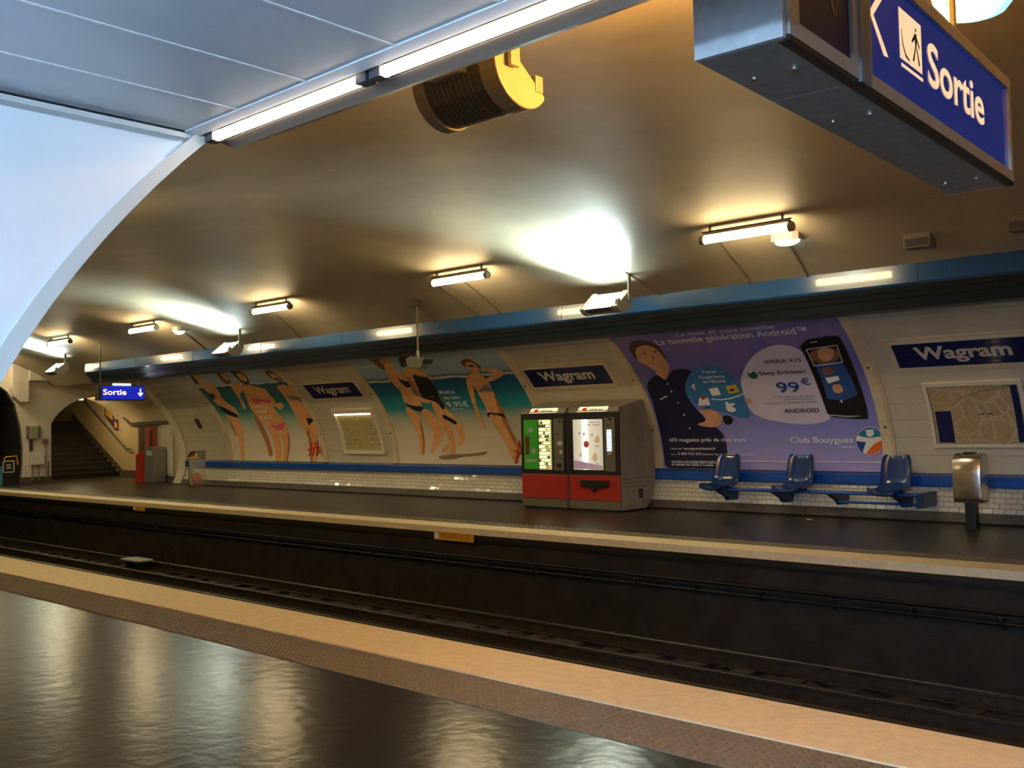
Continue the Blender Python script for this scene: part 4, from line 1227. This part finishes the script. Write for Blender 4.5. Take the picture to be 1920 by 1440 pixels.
text_fit(mb, 'Sortie', lambda s, z: (-.006, s, z), 1.165, 1.86, .172, .155, .018)
mb.build('lettering', m_sign_w, ns, fix=False, local=True)
mb = MB()
for p in ([(.20, .385), (.225, .385), (.36, .16), (.345, .15)], [(.345, .15), (.36, .16), (.42, .32), (.405, .325)]):
    flat_poly(mb, p, lambda s, z: (-.007, s, z))
mb.build('ghost_arrow', M('ghost_olive', (.07, .075, .02), .4), ns, fix=False, local=True)
for y in (.235, .80, 1.99):
    for x in (-.20, -.08):
        MB().tube([(x, y, -.006), (x, y, .004)], .011, 10).build('screw', m_steel, ns, local=True)
for y in (.35, 1.9):
    MB().tube([(-TH/2, y, HT), (-TH/2, y, 1.9)], .02, 8).build('hanger', m_grey, ns, local=True)

# bowl lamp beside the sign
bx, by, bz = -1.52, 5.0, 3.52
t = thing('bowl_lamp', 'cool glowing bowl lamp hanging beside the overhead exit sign', 'lamp', (bx, by, bz))
MB().lathe([(.001, 0), (.07, .006), (.14, .03), (.18, .08), (.195, .14), (.19, .2)], (bx, by, bz), 28).build('glass_bowl', M('bowl_glass', (.10, .14, .13), .15, emit=.62, ecol=(.42, 1, .82)), t, smooth=True)
MB().lathe([(.20, .19), (.21, .22), (.17, .34), (.07, .44), (.02, .46)], (bx, by, bz), 28).build('cap', m_grey, t, smooth=True)
MB().tube([(bx, by, bz+.44), (bx, by, vz(by)+.01)], .015, 8).build('stem', m_grey, t)

# ------------------------------------------------------------------ far exit sign
t = thing('exit_sign', 'small illuminated exit sign with a down arrow hanging near the stairs', 'sign', (-25.3, 12.5, 2.42))
box('case', M('far_sign_case', (.05, .05, .06), .4), t, -25.40, -25.2, 11.84, 13.1, 2.41, 2.80)
box('lit_panel', M('far_sign_blue', (.01, .015, .2), .2, emit=.4, ecol=(.012, .025, .55)), t, -25.2, -25.19, 11.93, 13.08, 2.44, 2.78)
mb = MB()
text_fit(mb, 'Sortie', lambda s, z: (-25.185, s, z), 11.96, 12.58, 2.56, .15, .008)
mb.build('lettering', M('far_letters', (1, .8, .6), .4, emit=1.4, ecol=(1, .62, .36)), t, fix=False)
mb = MB()
for p in ([(12.955, 2.72), (12.985, 2.72), (12.985, 2.54), (12.955, 2.54)], [(12.895, 2.600), (12.92, 2.622), (12.97, 2.555), (12.97, 2.512)], [(13.045, 2.600), (13.02, 2.622), (12.97, 2.555), (12.97, 2.512)]):
    flat_poly(mb, p, lambda s, z: (-25.185, s, z))
mb.build('arrow', MATS['far_letters'], t, fix=False)
for y in (11.94, 12.98):
    MB().tube([(-25.3, y, 2.8), (-25.3, y, vz(y)+.01)], .018, 8).build('hanger', m_dgrey, t)
t = thing('sign_lamp', 'small bright lamp sitting on top of the far exit sign', 'lamp', (-25.3, 12.45, 2.81))
MB().prism([(12.22, 2.803), (12.70, 2.803), (12.72, 2.86), (12.2, 2.86)], -25.36, -25.2).build('housing', m_dgrey, t)
box('glass', M('sign_lamp_glass', (.9, 1, 1), .3, emit=4, ecol=(.8, 1, .95)), t, -25.2, -25.17, 12.22, 12.70, 2.805, 2.85)
# ------------------------------------------------------------------ vending machines
FY = 13.85
m_mside = M('machine_grey', (.31, .28, .22), .36, metal=.15, nscale=3, namt=.15)
m_mred = M('machine_red', (.40, .022, .014), .35, nscale=4, namt=.1)
m_mkick = M('machine_kick', (.17, .15, .11), .45, metal=.2)
def machine_body(x0, x1, label, both=False):
    t = thing('vending_machine', label, 'vending machine', ((x0+x1)/2, FY, ZF), 'vending machines against the opposite wall')
    pr = [(FY+.02, ZF+.02), (FY+.02, 1.77), (FY+.03, 1.80), (FY+.10, 1.86), (14.52, 1.985), (14.60, 1.965), (14.86, 1.3), (14.90, .76), (14.90, .50), (14.80, .22), (14.62, ZF+.02)]
    MB().prism(pr, x0, x1).build('cabinet', m_mside, t, bevel=.012)
    # raised top hood in front
    MB().prism([(FY-.01, 1.765), (FY-.01, 1.80), (FY+.03, 1.85), (FY+.10, 1.88), (FY+.10, 1.765)], x0, x1).build('hood', m_mside, t, bevel=.006)
    box('front_frame', m_black, t, x0, x1, FY-.005, FY+.02, .68, 1.765)
    box('lower_panel', m_mred, t, x0+.004, x1-.004, FY-.012, FY+.02, .235, .665, bevel=.006)
    box('kick_plate', m_mkick, t, x0, x1, FY-.006, FY+.02, ZF+.035, .225)
    box('base', m_black, t, x0+.03, x1-.03, FY+.03, 14.6, ZF, ZF+.04)
    # lit logo strip on the hood
    a, b = x0+.21, x0+.90
    def fn(u, v): return (u, FY-.012+.02*v, 1.778+.085*v)
    st = M('logo_strip', (1, .95, .8), .4, emit=.5, ecol=(1, .84, .50))
    mb = MB(); mb.add([fn(a, 0), fn(b-.03, 0), fn(b, 1), fn(a+.06, 1)], [(0, 1, 2, 3)])
    s = mb.build('logo_strip', st, t, fix=False)
    mb = MB()
    text_fit(mb, 'selecta', lambda u, h: (u, FY-.016+.02*h/.085, 1.778+h), a+.28, a+.56, .026, .042, .012)
    mb.build('lettering', m_black, s, fix=False)
    mb = MB()
    g = lambda u, h: (u, FY-.016+.02*h/.085, 1.778+h)
    flat_poly(mb, [(a+.17+.052*math.cos(k*.5236), .038+.032*math.sin(k*.5236)) for k in range(12)], g)
    flat_poly(mb, [(a+.19, .06), (a+.215, .05), (a+.24, .078), (a+.225, .082)], g)
    mb.build('logo', M('logo_red', (.6, .03, .01), .4, emit=.15, ecol=(.8, .03, .01)), s, fix=False)
    return t
X0, X1, X2, X3 = -12.44, -11.375, -11.315, -10.20
m1 = machine_body(X0, X1, 'left vending machine with green panel and lit snack column')
def fpoly(mb, pts, y, mi=0): flat_poly(mb, pts, lambda x, z: (x, y, z), mi)
box('gap_shade', m_black, m1, X1, X2-.002, FY+.05, 14.5, ZF+.02, 1.86)  # black block stands in for the shade in the gap between the machines
# front of the left machine
g = box('green_panel', M('machine_green', (.02, .16, .012), .25, emit=.10, ecol=(.05, .42, .02)), m1, -12.37, -12.03, FY-.014, FY-.004, .76, 1.66)
mb = MB()
fpoly(mb, [(-12.34, 1.02), (-12.24, 1.02), (-12.23, 1.36), (-12.34, 1.36)], FY-.016)
mb.build('chocolate_print', M('print_choc', (.14, .03, .015), .4), g, fix=False)
mb = MB()
for cx, cz, rx, rz in ((-12.2, 1.47, .08, .045), (-12.13, 1.09, .055, .06)):
    fpoly(mb, [(cx+rx*math.cos(k*.4488), cz+rz*math.sin(k*.4488)) for k in range(14)], FY-.017)
for x in range(6):
    fpoly(mb, [(-12.34+x*.048, .885), (-12.30+x*.048, .885), (-12.30+x*.048, .94), (-12.34+x*.048, .94)], FY-.016)
mb.build('pale_print', M('print_pale', (.35, .42, .40), .4), g, fix=False)
cbox = box('product_window', M('window_glow', (.55, .5, .2), .4, emit=.4, ecol=(.85, .80, .30)), m1, -12.005, -11.73, FY-.010, FY-.003, .755, 1.655)
rnd = random.Random(9)
pcs = [M('snack_a', (.9, .85, .5), .4, emit=.55, ecol=(.95, .9, .55)), M('snack_b', (.3, .5, .1), .4, emit=.25, ecol=(.35, .6, .1)), M('snack_c', (.5, .2, .05), .4, emit=.2, ecol=(.7, .4, .1)), M('snack_d', (.08, .08, .06), .4)]
for r_ in range(14):
    z = .775+r_*.062
    x = -11.995
    while x < -11.77:
        w_ = rnd.uniform(.03, .06)
        MB().box(x, min(x+w_, -11.745), FY-.020, FY-.010, z, z+rnd.uniform(.035, .05)).build('snack', pcs[rnd.choice((0, 0, 0, 0, 1, 2, 3))], cbox)
        x += w_+.012
    box('shelf', m_black, cbox, -12.0, -11.735, FY-.022, FY-.010, z-.010, z-.003)
mb = MB()
for k in range(24):
    z = .76+k*.0375
    mb.add([(-11.725, FY-.012, z), (-11.70, FY-.012, z+.012), (-11.70, FY-.012, z+.024), (-11.725, FY-.012, z+.012)], [(0, 1, 2, 3)])
mb.build('tube_edge', pcs[0], m1, fix=False)
def pay(t, x0, x1):
    p = box('payment_panel', M('pay_grey', (.17, .15, .12), .4, metal=.3), t, x0, x1, FY-.016, FY-.004, .74, 1.67, bevel=.004)
    c = (x0+x1)/2
    return p, c
p, c = pay(m1, -11.65, -11.43)
box('coin_slot', m_black, p, c+.02, c+.07, FY-.022, FY-.016, 1.60, 1.64)
box('card_slot', m_black, p, c-.05, c+.02, FY-.022, FY-.016, 1.39, 1.405)
box('keypad', M('pay_light', (.5, .48, .42), .4), p, c-.02, c+.09, FY-.022, FY-.016, 1.19, 1.265)
box('button', MATS['pay_light'], p, c+.03, c+.09, FY-.022, FY-.016, 1.04, 1.11)
box('coin_return', m_black, p, c-.04, c+.06, FY-.022, FY-.016, .79, .87)
# right machine
m2 = machine_body(X2, X3, 'right vending machine with white lit panel and black delivery tray')
wpn = box('lit_panel', M('panel_lit', (.8, .8, .75), .3, emit=.42, ecol=(1, .98, .86)), m2, -11.2, -10.55, FY-.014, FY-.004, .765, 1.645)
nt_ = MATS['panel_lit'].node_tree          # backlit sheet: the lamp behind it sits left of the middle
tc_ = nt_.nodes.new('ShaderNodeTexCoord'); sp_ = nt_.nodes.new('ShaderNodeSeparateXYZ'); rp_ = nt_.nodes.new('ShaderNodeValToRGB')
nt_.links.new(tc_.outputs['Generated'], sp_.inputs[0]); nt_.links.new(sp_.outputs['X'], rp_.inputs['Fac'])
el_ = rp_.color_ramp.elements
for e_, (p_, v_) in zip([el_[0], el_.new(.28), el_.new(.40), el_.new(.55), el_[-1]], ((0, .12), (.28, .22), (.40, .85), (.55, .22), (1, .12))):
    e_.position = p_; e_.color = (v_, v_*.97, v_*.8, 1)
nt_.links.new(rp_.outputs['Color'], nt_.nodes['Principled BSDF'].inputs['Emission Color'])
nt_.nodes['Principled BSDF'].inputs['Emission Strength'].default_value = 1.0
mb = MB()
fpoly(mb, [(-10.905+.06*math.cos(k*.35), 1.21+.06*math.sin(k*.35)) for k in range(18)], FY-.0175)
mb.build('pink_ring', M('print_pink', (.7, .08, .22), .4), wpn, fix=False)
mb = MB()
for pts in ([(-10.75, 1.25), (-10.62, 1.22), (-10.6, 1.30), (-10.66, 1.38), (-10.7, 1.32)], [(-10.78, .93), (-10.7, .9), (-10.66, .98), (-10.7, 1.08), (-10.77, 1.02)], [(-10.76, 1.17), (-10.62, 1.16), (-10.64, 1.21)]):
    fpoly(mb, chaikin(pts), FY-.0172)
mb.build('bread_print', M('print_bread', (.6, .42, .25), .4, emit=.12, ecol=(1, .7, .4)), wpn, fix=False)
mb = MB()
for cx, cz in ((-11.05, 1.40), (-10.95, 1.39), (-10.77, 1.37), (-10.86, .83), (-10.68, .86), (-11.04, 1.02)):
    fpoly(mb, chaikin([(cx-.03, cz-.03), (cx+.03, cz-.02), (cx+.02, cz+.03), (cx-.02, cz+.035)]), FY-.0171)
mb.build('grey_print', M('print_greyblue', (.45, .5, .58), .4, emit=.1, ecol=(.8, .9, 1)), wpn, fix=False)
mb = MB()
scribble(mb, -10.82, -10.60, 1.58, .03, lambda x, z: (x, FY-.0171, z), '4 2', 0)
scribble(mb, -10.88, -10.60, 1.535, .03, lambda x, z: (x, FY-.0171, z), '3 6', 0)
fpoly(mb, [(-11.19, .78), (-10.56, .77), (-10.56, .84), (-11.0, .86), (-11.19, .93), (-11.19, .915), (-11.0, .84), (-11.19, .83)], FY-.0168)
mb.build('print_lines', M('print_mauve', (.62, .46, .54), .4, emit=.06, ecol=(1, .7, .85)), wpn, fix=False)
p, c = pay(m2, -10.51, -10.285)
box('display', M('disp_lit', (.6, .9, .9), .3, emit=.7, ecol=(.62, .92, .95)), p, c-.055, c+.045, FY-.022, FY-.016, 1.09, 1.46)
for k in range(7):
    box('key_row', m_black, p, c-.058, c+.048, FY-.024, FY-.022, 1.13+k*.05, 1.137+k*.05)
box('coin_slot', m_black, p, c-.02, c+.05, FY-.022, FY-.016, 1.62, 1.66)
box('card_slot', m_black, p, c-.05, c, FY-.022, FY-.016, 1.52, 1.535)
box('label_plate', MATS['pay_light'], p, c-.04, c+.03, FY-.022, FY-.016, 1.03, 1.07)
MB().prism([(-11.05, .585), (-10.42, .585), (-10.45, .47), (-10.68, .445), (-10.745, .37), (-10.82, .445), (-11.02, .465)], FY-.05, FY-.01, 'y').build('delivery_tray', m_black, m2, bevel=.006)
box('lock', m_steel, m2, -10.35, -10.325, FY-.02, FY-.01, .62, .64)
box('lock', m_dgrey, m2, -10.345, -10.325, FY-.02, FY-.01, .48, .56)
# side vents of the right machine
for z in (.60, .53, .46):
    box('side_groove', m_mkick, m2, X3, X3+.004, FY+.08, 14.82, z, z+.012)
box('side_grille', m_black, m2, X3, X3+.006, 14.38, 14.50, .26, .42)

# ------------------------------------------------------------------ bench with three bucket seats
bn = thing('platform_bench', 'blue bench frame carrying three bucket seats below the violet poster', 'bench', (-7.2, 14.6, .3))
def seat(cx, par):
    pr = [(14.13, .475), (14.16, .505), (14.24, .510), (14.38, .495), (14.52, .492), (14.61, .51), (14.67, .56), (14.71, .66), (14.745, .80), (14.775, .93), (14.79, .985), (14.80, 1.0)]
    n = len(pr)
    def S_(u, k, th):
        y, z = pr[k]
        ya, za = pr[max(k-1, 0)]; yb, zb = pr[min(k+1, n-1)]
        l = math.hypot(yb-ya, zb-za) or 1
        ny, nz = -(zb-za)/l, (yb-ya)/l
        s = 2*u-1
        wd = .225 if k < 9 else (.215 if k == 9 else (.195 if k == 10 else .16))
        if k == 0: wd = .19
        if k == 1: wd = .215
        lift = .055*abs(s)**3.5 + th
        if k < 3: lift -= .02*(1-abs(s))
        return (cx+s*wd, y+ny*lift, z+nz*lift)
    mb = MB()
    nu = 14
    top = [[S_(i/nu, k, 0) for i in range(nu+1)] for k in range(n)]
    bot = [[S_(i/nu, k, -.022) for i in range(nu+1)] for k in range(n)]
    vs = [p for r_ in top for p in r_] + [p for r_ in bot for p in r_]
    o = n*(nu+1)
    fs = []
    for k in range(n-1):
        for i in range(nu):
            a = k*(nu+1)+i
            fs.append((a, a+1, a+nu+2, a+nu+1)); fs.append((o+a, o+a+nu+1, o+a+nu+2, o+a+1))
    for k in range(n-1):
        for i in (0, nu):
            a = k*(nu+1)+i; fs.append((a, a+nu+1, o+a+nu+1, o+a))
    for i in range(nu):
        for k in (0, n-1):
            a = k*(nu+1)+i; fs.append((a, a+1, o+a+1, o+a))
    mb.add(vs, fs)
    return mb.build('seat', m_seat, par, smooth=True)
for cx in (-8.62, -7.33, -5.82):
    s = seat(cx, bn)
    box('seat_mount', m_bracket, s, cx-.12, cx+.12, 14.36, 14.62, .43, .478)
MB().tube([(-8.75, 14.42, .455), (-5.40, 14.42, .455)], .022, 10).build('beam', m_blue, bn, smooth=True)
MB().tube([(-8.75, 14.60, .455), (-5.40, 14.60, .455)], .022, 10).build('beam', m_blue, bn, smooth=True)
MB().tube([(-6.72, 14.62, .31), (-5.40, 14.62, .31)], .020, 10).build('lower_rail', m_blue, bn, smooth=True)
for x in (-8.62, -7.62, -6.70, -5.72):
    MB().prism([(14.30, .440), (14.985, .440), (14.97, .30), (14.92, .25), (14.66, .26), (14.58, .33)], x-.035, x+.035).build('bracket', m_bracket, bn, bevel=.006)
box('end_bracket', m_bracket, bn, -5.44, -5.34, 14.42, 14.97, .28, .48, bevel=.006)

# ------------------------------------------------------------------ litter bins
t = thing('litter_bin', 'stainless steel litter bin on a black post at the right', 'bin', (-4.62, 14.2, ZF))
prb = [(14.36, .43), (14.06, .43), (14.035, .46), (14.03, .62), (14.02, .80), (14.035, .95), (14.075, 1.03), (14.16, 1.065), (14.30, 1.07), (14.36, 1.05)]
MB().prism(prb, -4.80, -4.43).build('body', m_steel, t, bevel=.022, smooth=True)
box('bottom_rim', m_dgrey, t, -4.79, -4.44, 14.045, 14.35, .415, .432)
box('post', m_black, t, -4.685, -4.545, 14.14, 14.28, ZF, .42, bevel=.006)
box('lid_plate', m_black, t, -4.69, -4.55, 14.16, 14.30, 1.062, 1.085)

t = thing('bag_bin', 'clear plastic rubbish bag under a yellow ring by the stairs', 'bin', (-24.6, 14.2, ZF))
bx_, by_ = -24.45, 14.18
m_bag = M('clear_bag', (.75, .75, .72), .25, alpha=.28)
mb = MB()
def bag(u, v):
    a = 2*math.pi*u
    r_ = (.20+.018*math.sin(7*a+v*9)+.012*math.sin(13*a))*(1 if v > .1 else .75+v*2.5)
    return (bx_+r_*math.cos(a), by_+r_*math.sin(a), ZF+.07+v*.70)
mb.grid(bag, 40, 12)
mb.build('bag', m_bag, t, smooth=True, fix=False)
mb = MB()
mb.grid(lambda u, v: (bx_+(.13+.02*math.sin(5*6.28*u))*math.cos(6.283*u)*math.sin(math.pi*v), by_+(.13+.02*math.sin(4*6.28*u))*math.sin(6.283*u)*math.sin(math.pi*v), ZF+.25+.16*-math.cos(math.pi*v)), 16, 8)
mb.build('red_litter', M('litter_red', (.65, .09, .04), .5), t, smooth=True)
mb = MB()
mb.tube([(bx_+.205*math.cos(k*.3927), by_+.205*math.sin(k*.3927), ZF+.80) for k in range(17)], .028, 8)
mb.build('ring', m_yellow, t, smooth=True)
MB().prism([(-24.82, ZF), (-24.68, ZF), (-24.68, .90), (-24.60, .98), (-24.45, 1.0), (-24.45, 1.03), (-24.66, 1.02), (-24.82, .92)], 14.12, 14.24, 'y').build('holder', m_steel, t, bevel=.006)
box('ashtray', m_grey, t, -24.30, -24.18, 14.1, 14.28, .82, 1.05, bevel=.01)

# ------------------------------------------------------------------ ticket machine, posters in the passage
def wpos(x): return wall_y(x)
t = thing('passage_poster', 'tall red and dark poster panel on the stair passage wall', 'poster', (-29.8, wall_y(-29.8), .15))
mb = MB()
def obl(s, z, o): # s: x position along the oblique wall
    return (s, wall_y(s)-o, z)
def opatch(mb, xa, xb, za, zb, o0, o1):
    v = [obl(xa, za, o0), obl(xb, za, o0), obl(xb, za, o1), obl(xa, za, o1), obl(xa, zb, o0), obl(xb, zb, o0), obl(xb, zb, o1), obl(xa, zb, o1)]
    mb.add(v, [(3, 2, 1, 0), (4, 5, 6, 7), (0, 1, 5, 4), (1, 2, 6, 5), (2, 3, 7, 6), (3, 0, 4, 7)]); return mb
opatch(MB(), -32.3, -29.5, .12, 1.76, 0, .03).build('frame', m_grey, t)
opatch(MB(), -32.2, -31.3, .16, 1.72, .03, .036).build('dark_sheet', M('pp_dark', (.05, .025, .02), .3), t)
opatch(MB(), -30.95, -29.6, .16, 1.72, .03, .036).build('red_sheet', M('pp_red', (.55, .045, .03), .3), t)
mb = MB()
opatch(mb, -30.4, -30.0, .9, 1.6, .036, .040); opatch(mb, -30.2, -29.8, .2, .6, .036, .040)
mb.build('dark_print', MATS['pp_dark'], t)
opatch(MB(), -30.5, -30.1, .66, .86, .036, .042).build('pale_print', M('pp_pale', (.6, .5, .4), .4), t)
t = thing('ticket_machine', 'grey machine with a red side standing against the passage wall', 'ticket machine', (-28.3, 15.1, ZF))
yy = wall_y(-28.4)-.14
MB().prism([(-29.0, ZF), (-28.0, ZF), (-28.0, 1.10), (-28.25, 1.12), (-28.7, 1.0), (-29.0, .86)], yy-.45, yy-.05, 'y').build('cabinet', m_grey, t, bevel=.012)
MB().prism([(-29.05, ZF), (-28.55, ZF), (-28.55, .97), (-28.75, .98), (-29.05, .86)], yy-.47, yy-.45, 'y').build('red_front', m_mred, t)
box('display', M('tm_disp', (.4, .5, .5), .3), t, -28.4, -28.1, yy-.46, yy-.45, .85, 1.0)
t = thing('stair_poster', 'small yellow and purple poster on the stair wall', 'poster', (-34.2, 16.59, 1.8))
MB().prism([(-34.8, 2.55), (-33.8, 2.02), (-33.8, 1.62), (-34.0, 1.62), (-34.8, 2.15)], 16.57, 16.6, 'y').build('purple_sheet', M('sp_purple', (.10, .05, .14), .4), t)
MB().prism([(-34.7, 2.44), (-34.2, 2.20), (-34.2, 1.98), (-34.7, 2.2)], 16.56, 16.57, 'y').build('yellow_print', M('sp_yellow', (.72, .42, .04), .4), t)
MB().prism([(-34.05, 1.95), (-33.85, 1.86), (-33.85, 1.70), (-34.05, 1.74)], 16.56, 16.57, 'y').build('yellow_print', MATS['sp_yellow'], t)

# white service panel at the corner of the passage
t = thing('service_panel', 'plain white panel on the corner between passage and cream wall', 'panel', (-27.8, wall_y(-27.8), .4))
opatch(MB(), -28.9, -27.3, ZF+.2, 1.78, 0, .02).build('panel', m_portal, t)
opatch(MB(), -28.3, -27.35, .35, 1.05, .02, .035).build('hatch', M('cabinet_white', (.8, .79, .76), .4), t)

# ------------------------------------------------------------------ yellow notices under the platform edge
for xa, xb, zt, zb, lab in ((-11.37, -10.53, 0.0, -.125, 'yellow notice plate under the opposite platform edge, in front of the vending machines'), (-20.95, -20.45, .0, -.10, 'short yellow notice plate under the opposite platform edge, further left')):
    t = thing('notice_plate', lab, 'notice', ((xa+xb)/2, 10.63, zb), 'yellow notices on the platform edge')
    box('plate', m_yellow, t, xa, xb, 10.596, 10.615, zb-.015, zt-.02)
    box('mark', m_white, t, xa+.01, xa+.10, 10.593, 10.596, zb, zt-.035)
    mb = MB()
    if xb-xa > .6:
        for k in range(3):
            scribble(mb, xa+.14, xb-.06, zb+.02+k*.028, .016, lambda x, z: (x, 10.5945, z), ('5 2 7 3 4', '5 2 7 3', '6 4 5')[k], 0)
        mb.build('small_print', M('print_brown', (.20, .09, .01), .5), t, fix=False)

# litter
for (x, y, s_), lab in (((-9.22, 14.15, .035), 'tiny white paper scrap on the platform before the first seat'), ((-6.95, 14.2, .05), 'tiny white paper scrap on the platform below the middle seats')):
    rnd = random.Random(int(-x*100))
    mb = MB()
    mb.grid(lambda u, v: (x+s_*(u-.5)*2+rnd.uniform(-.01, .01), y+s_*(v-.5)+rnd.uniform(-.01, .01), ZF+.004+rnd.uniform(0, .02)), 3, 3)
    tag(mb.build('paper_scrap', M('paper', (.7, .68, .62), .7)), lab, 'litter', 'paper scraps')
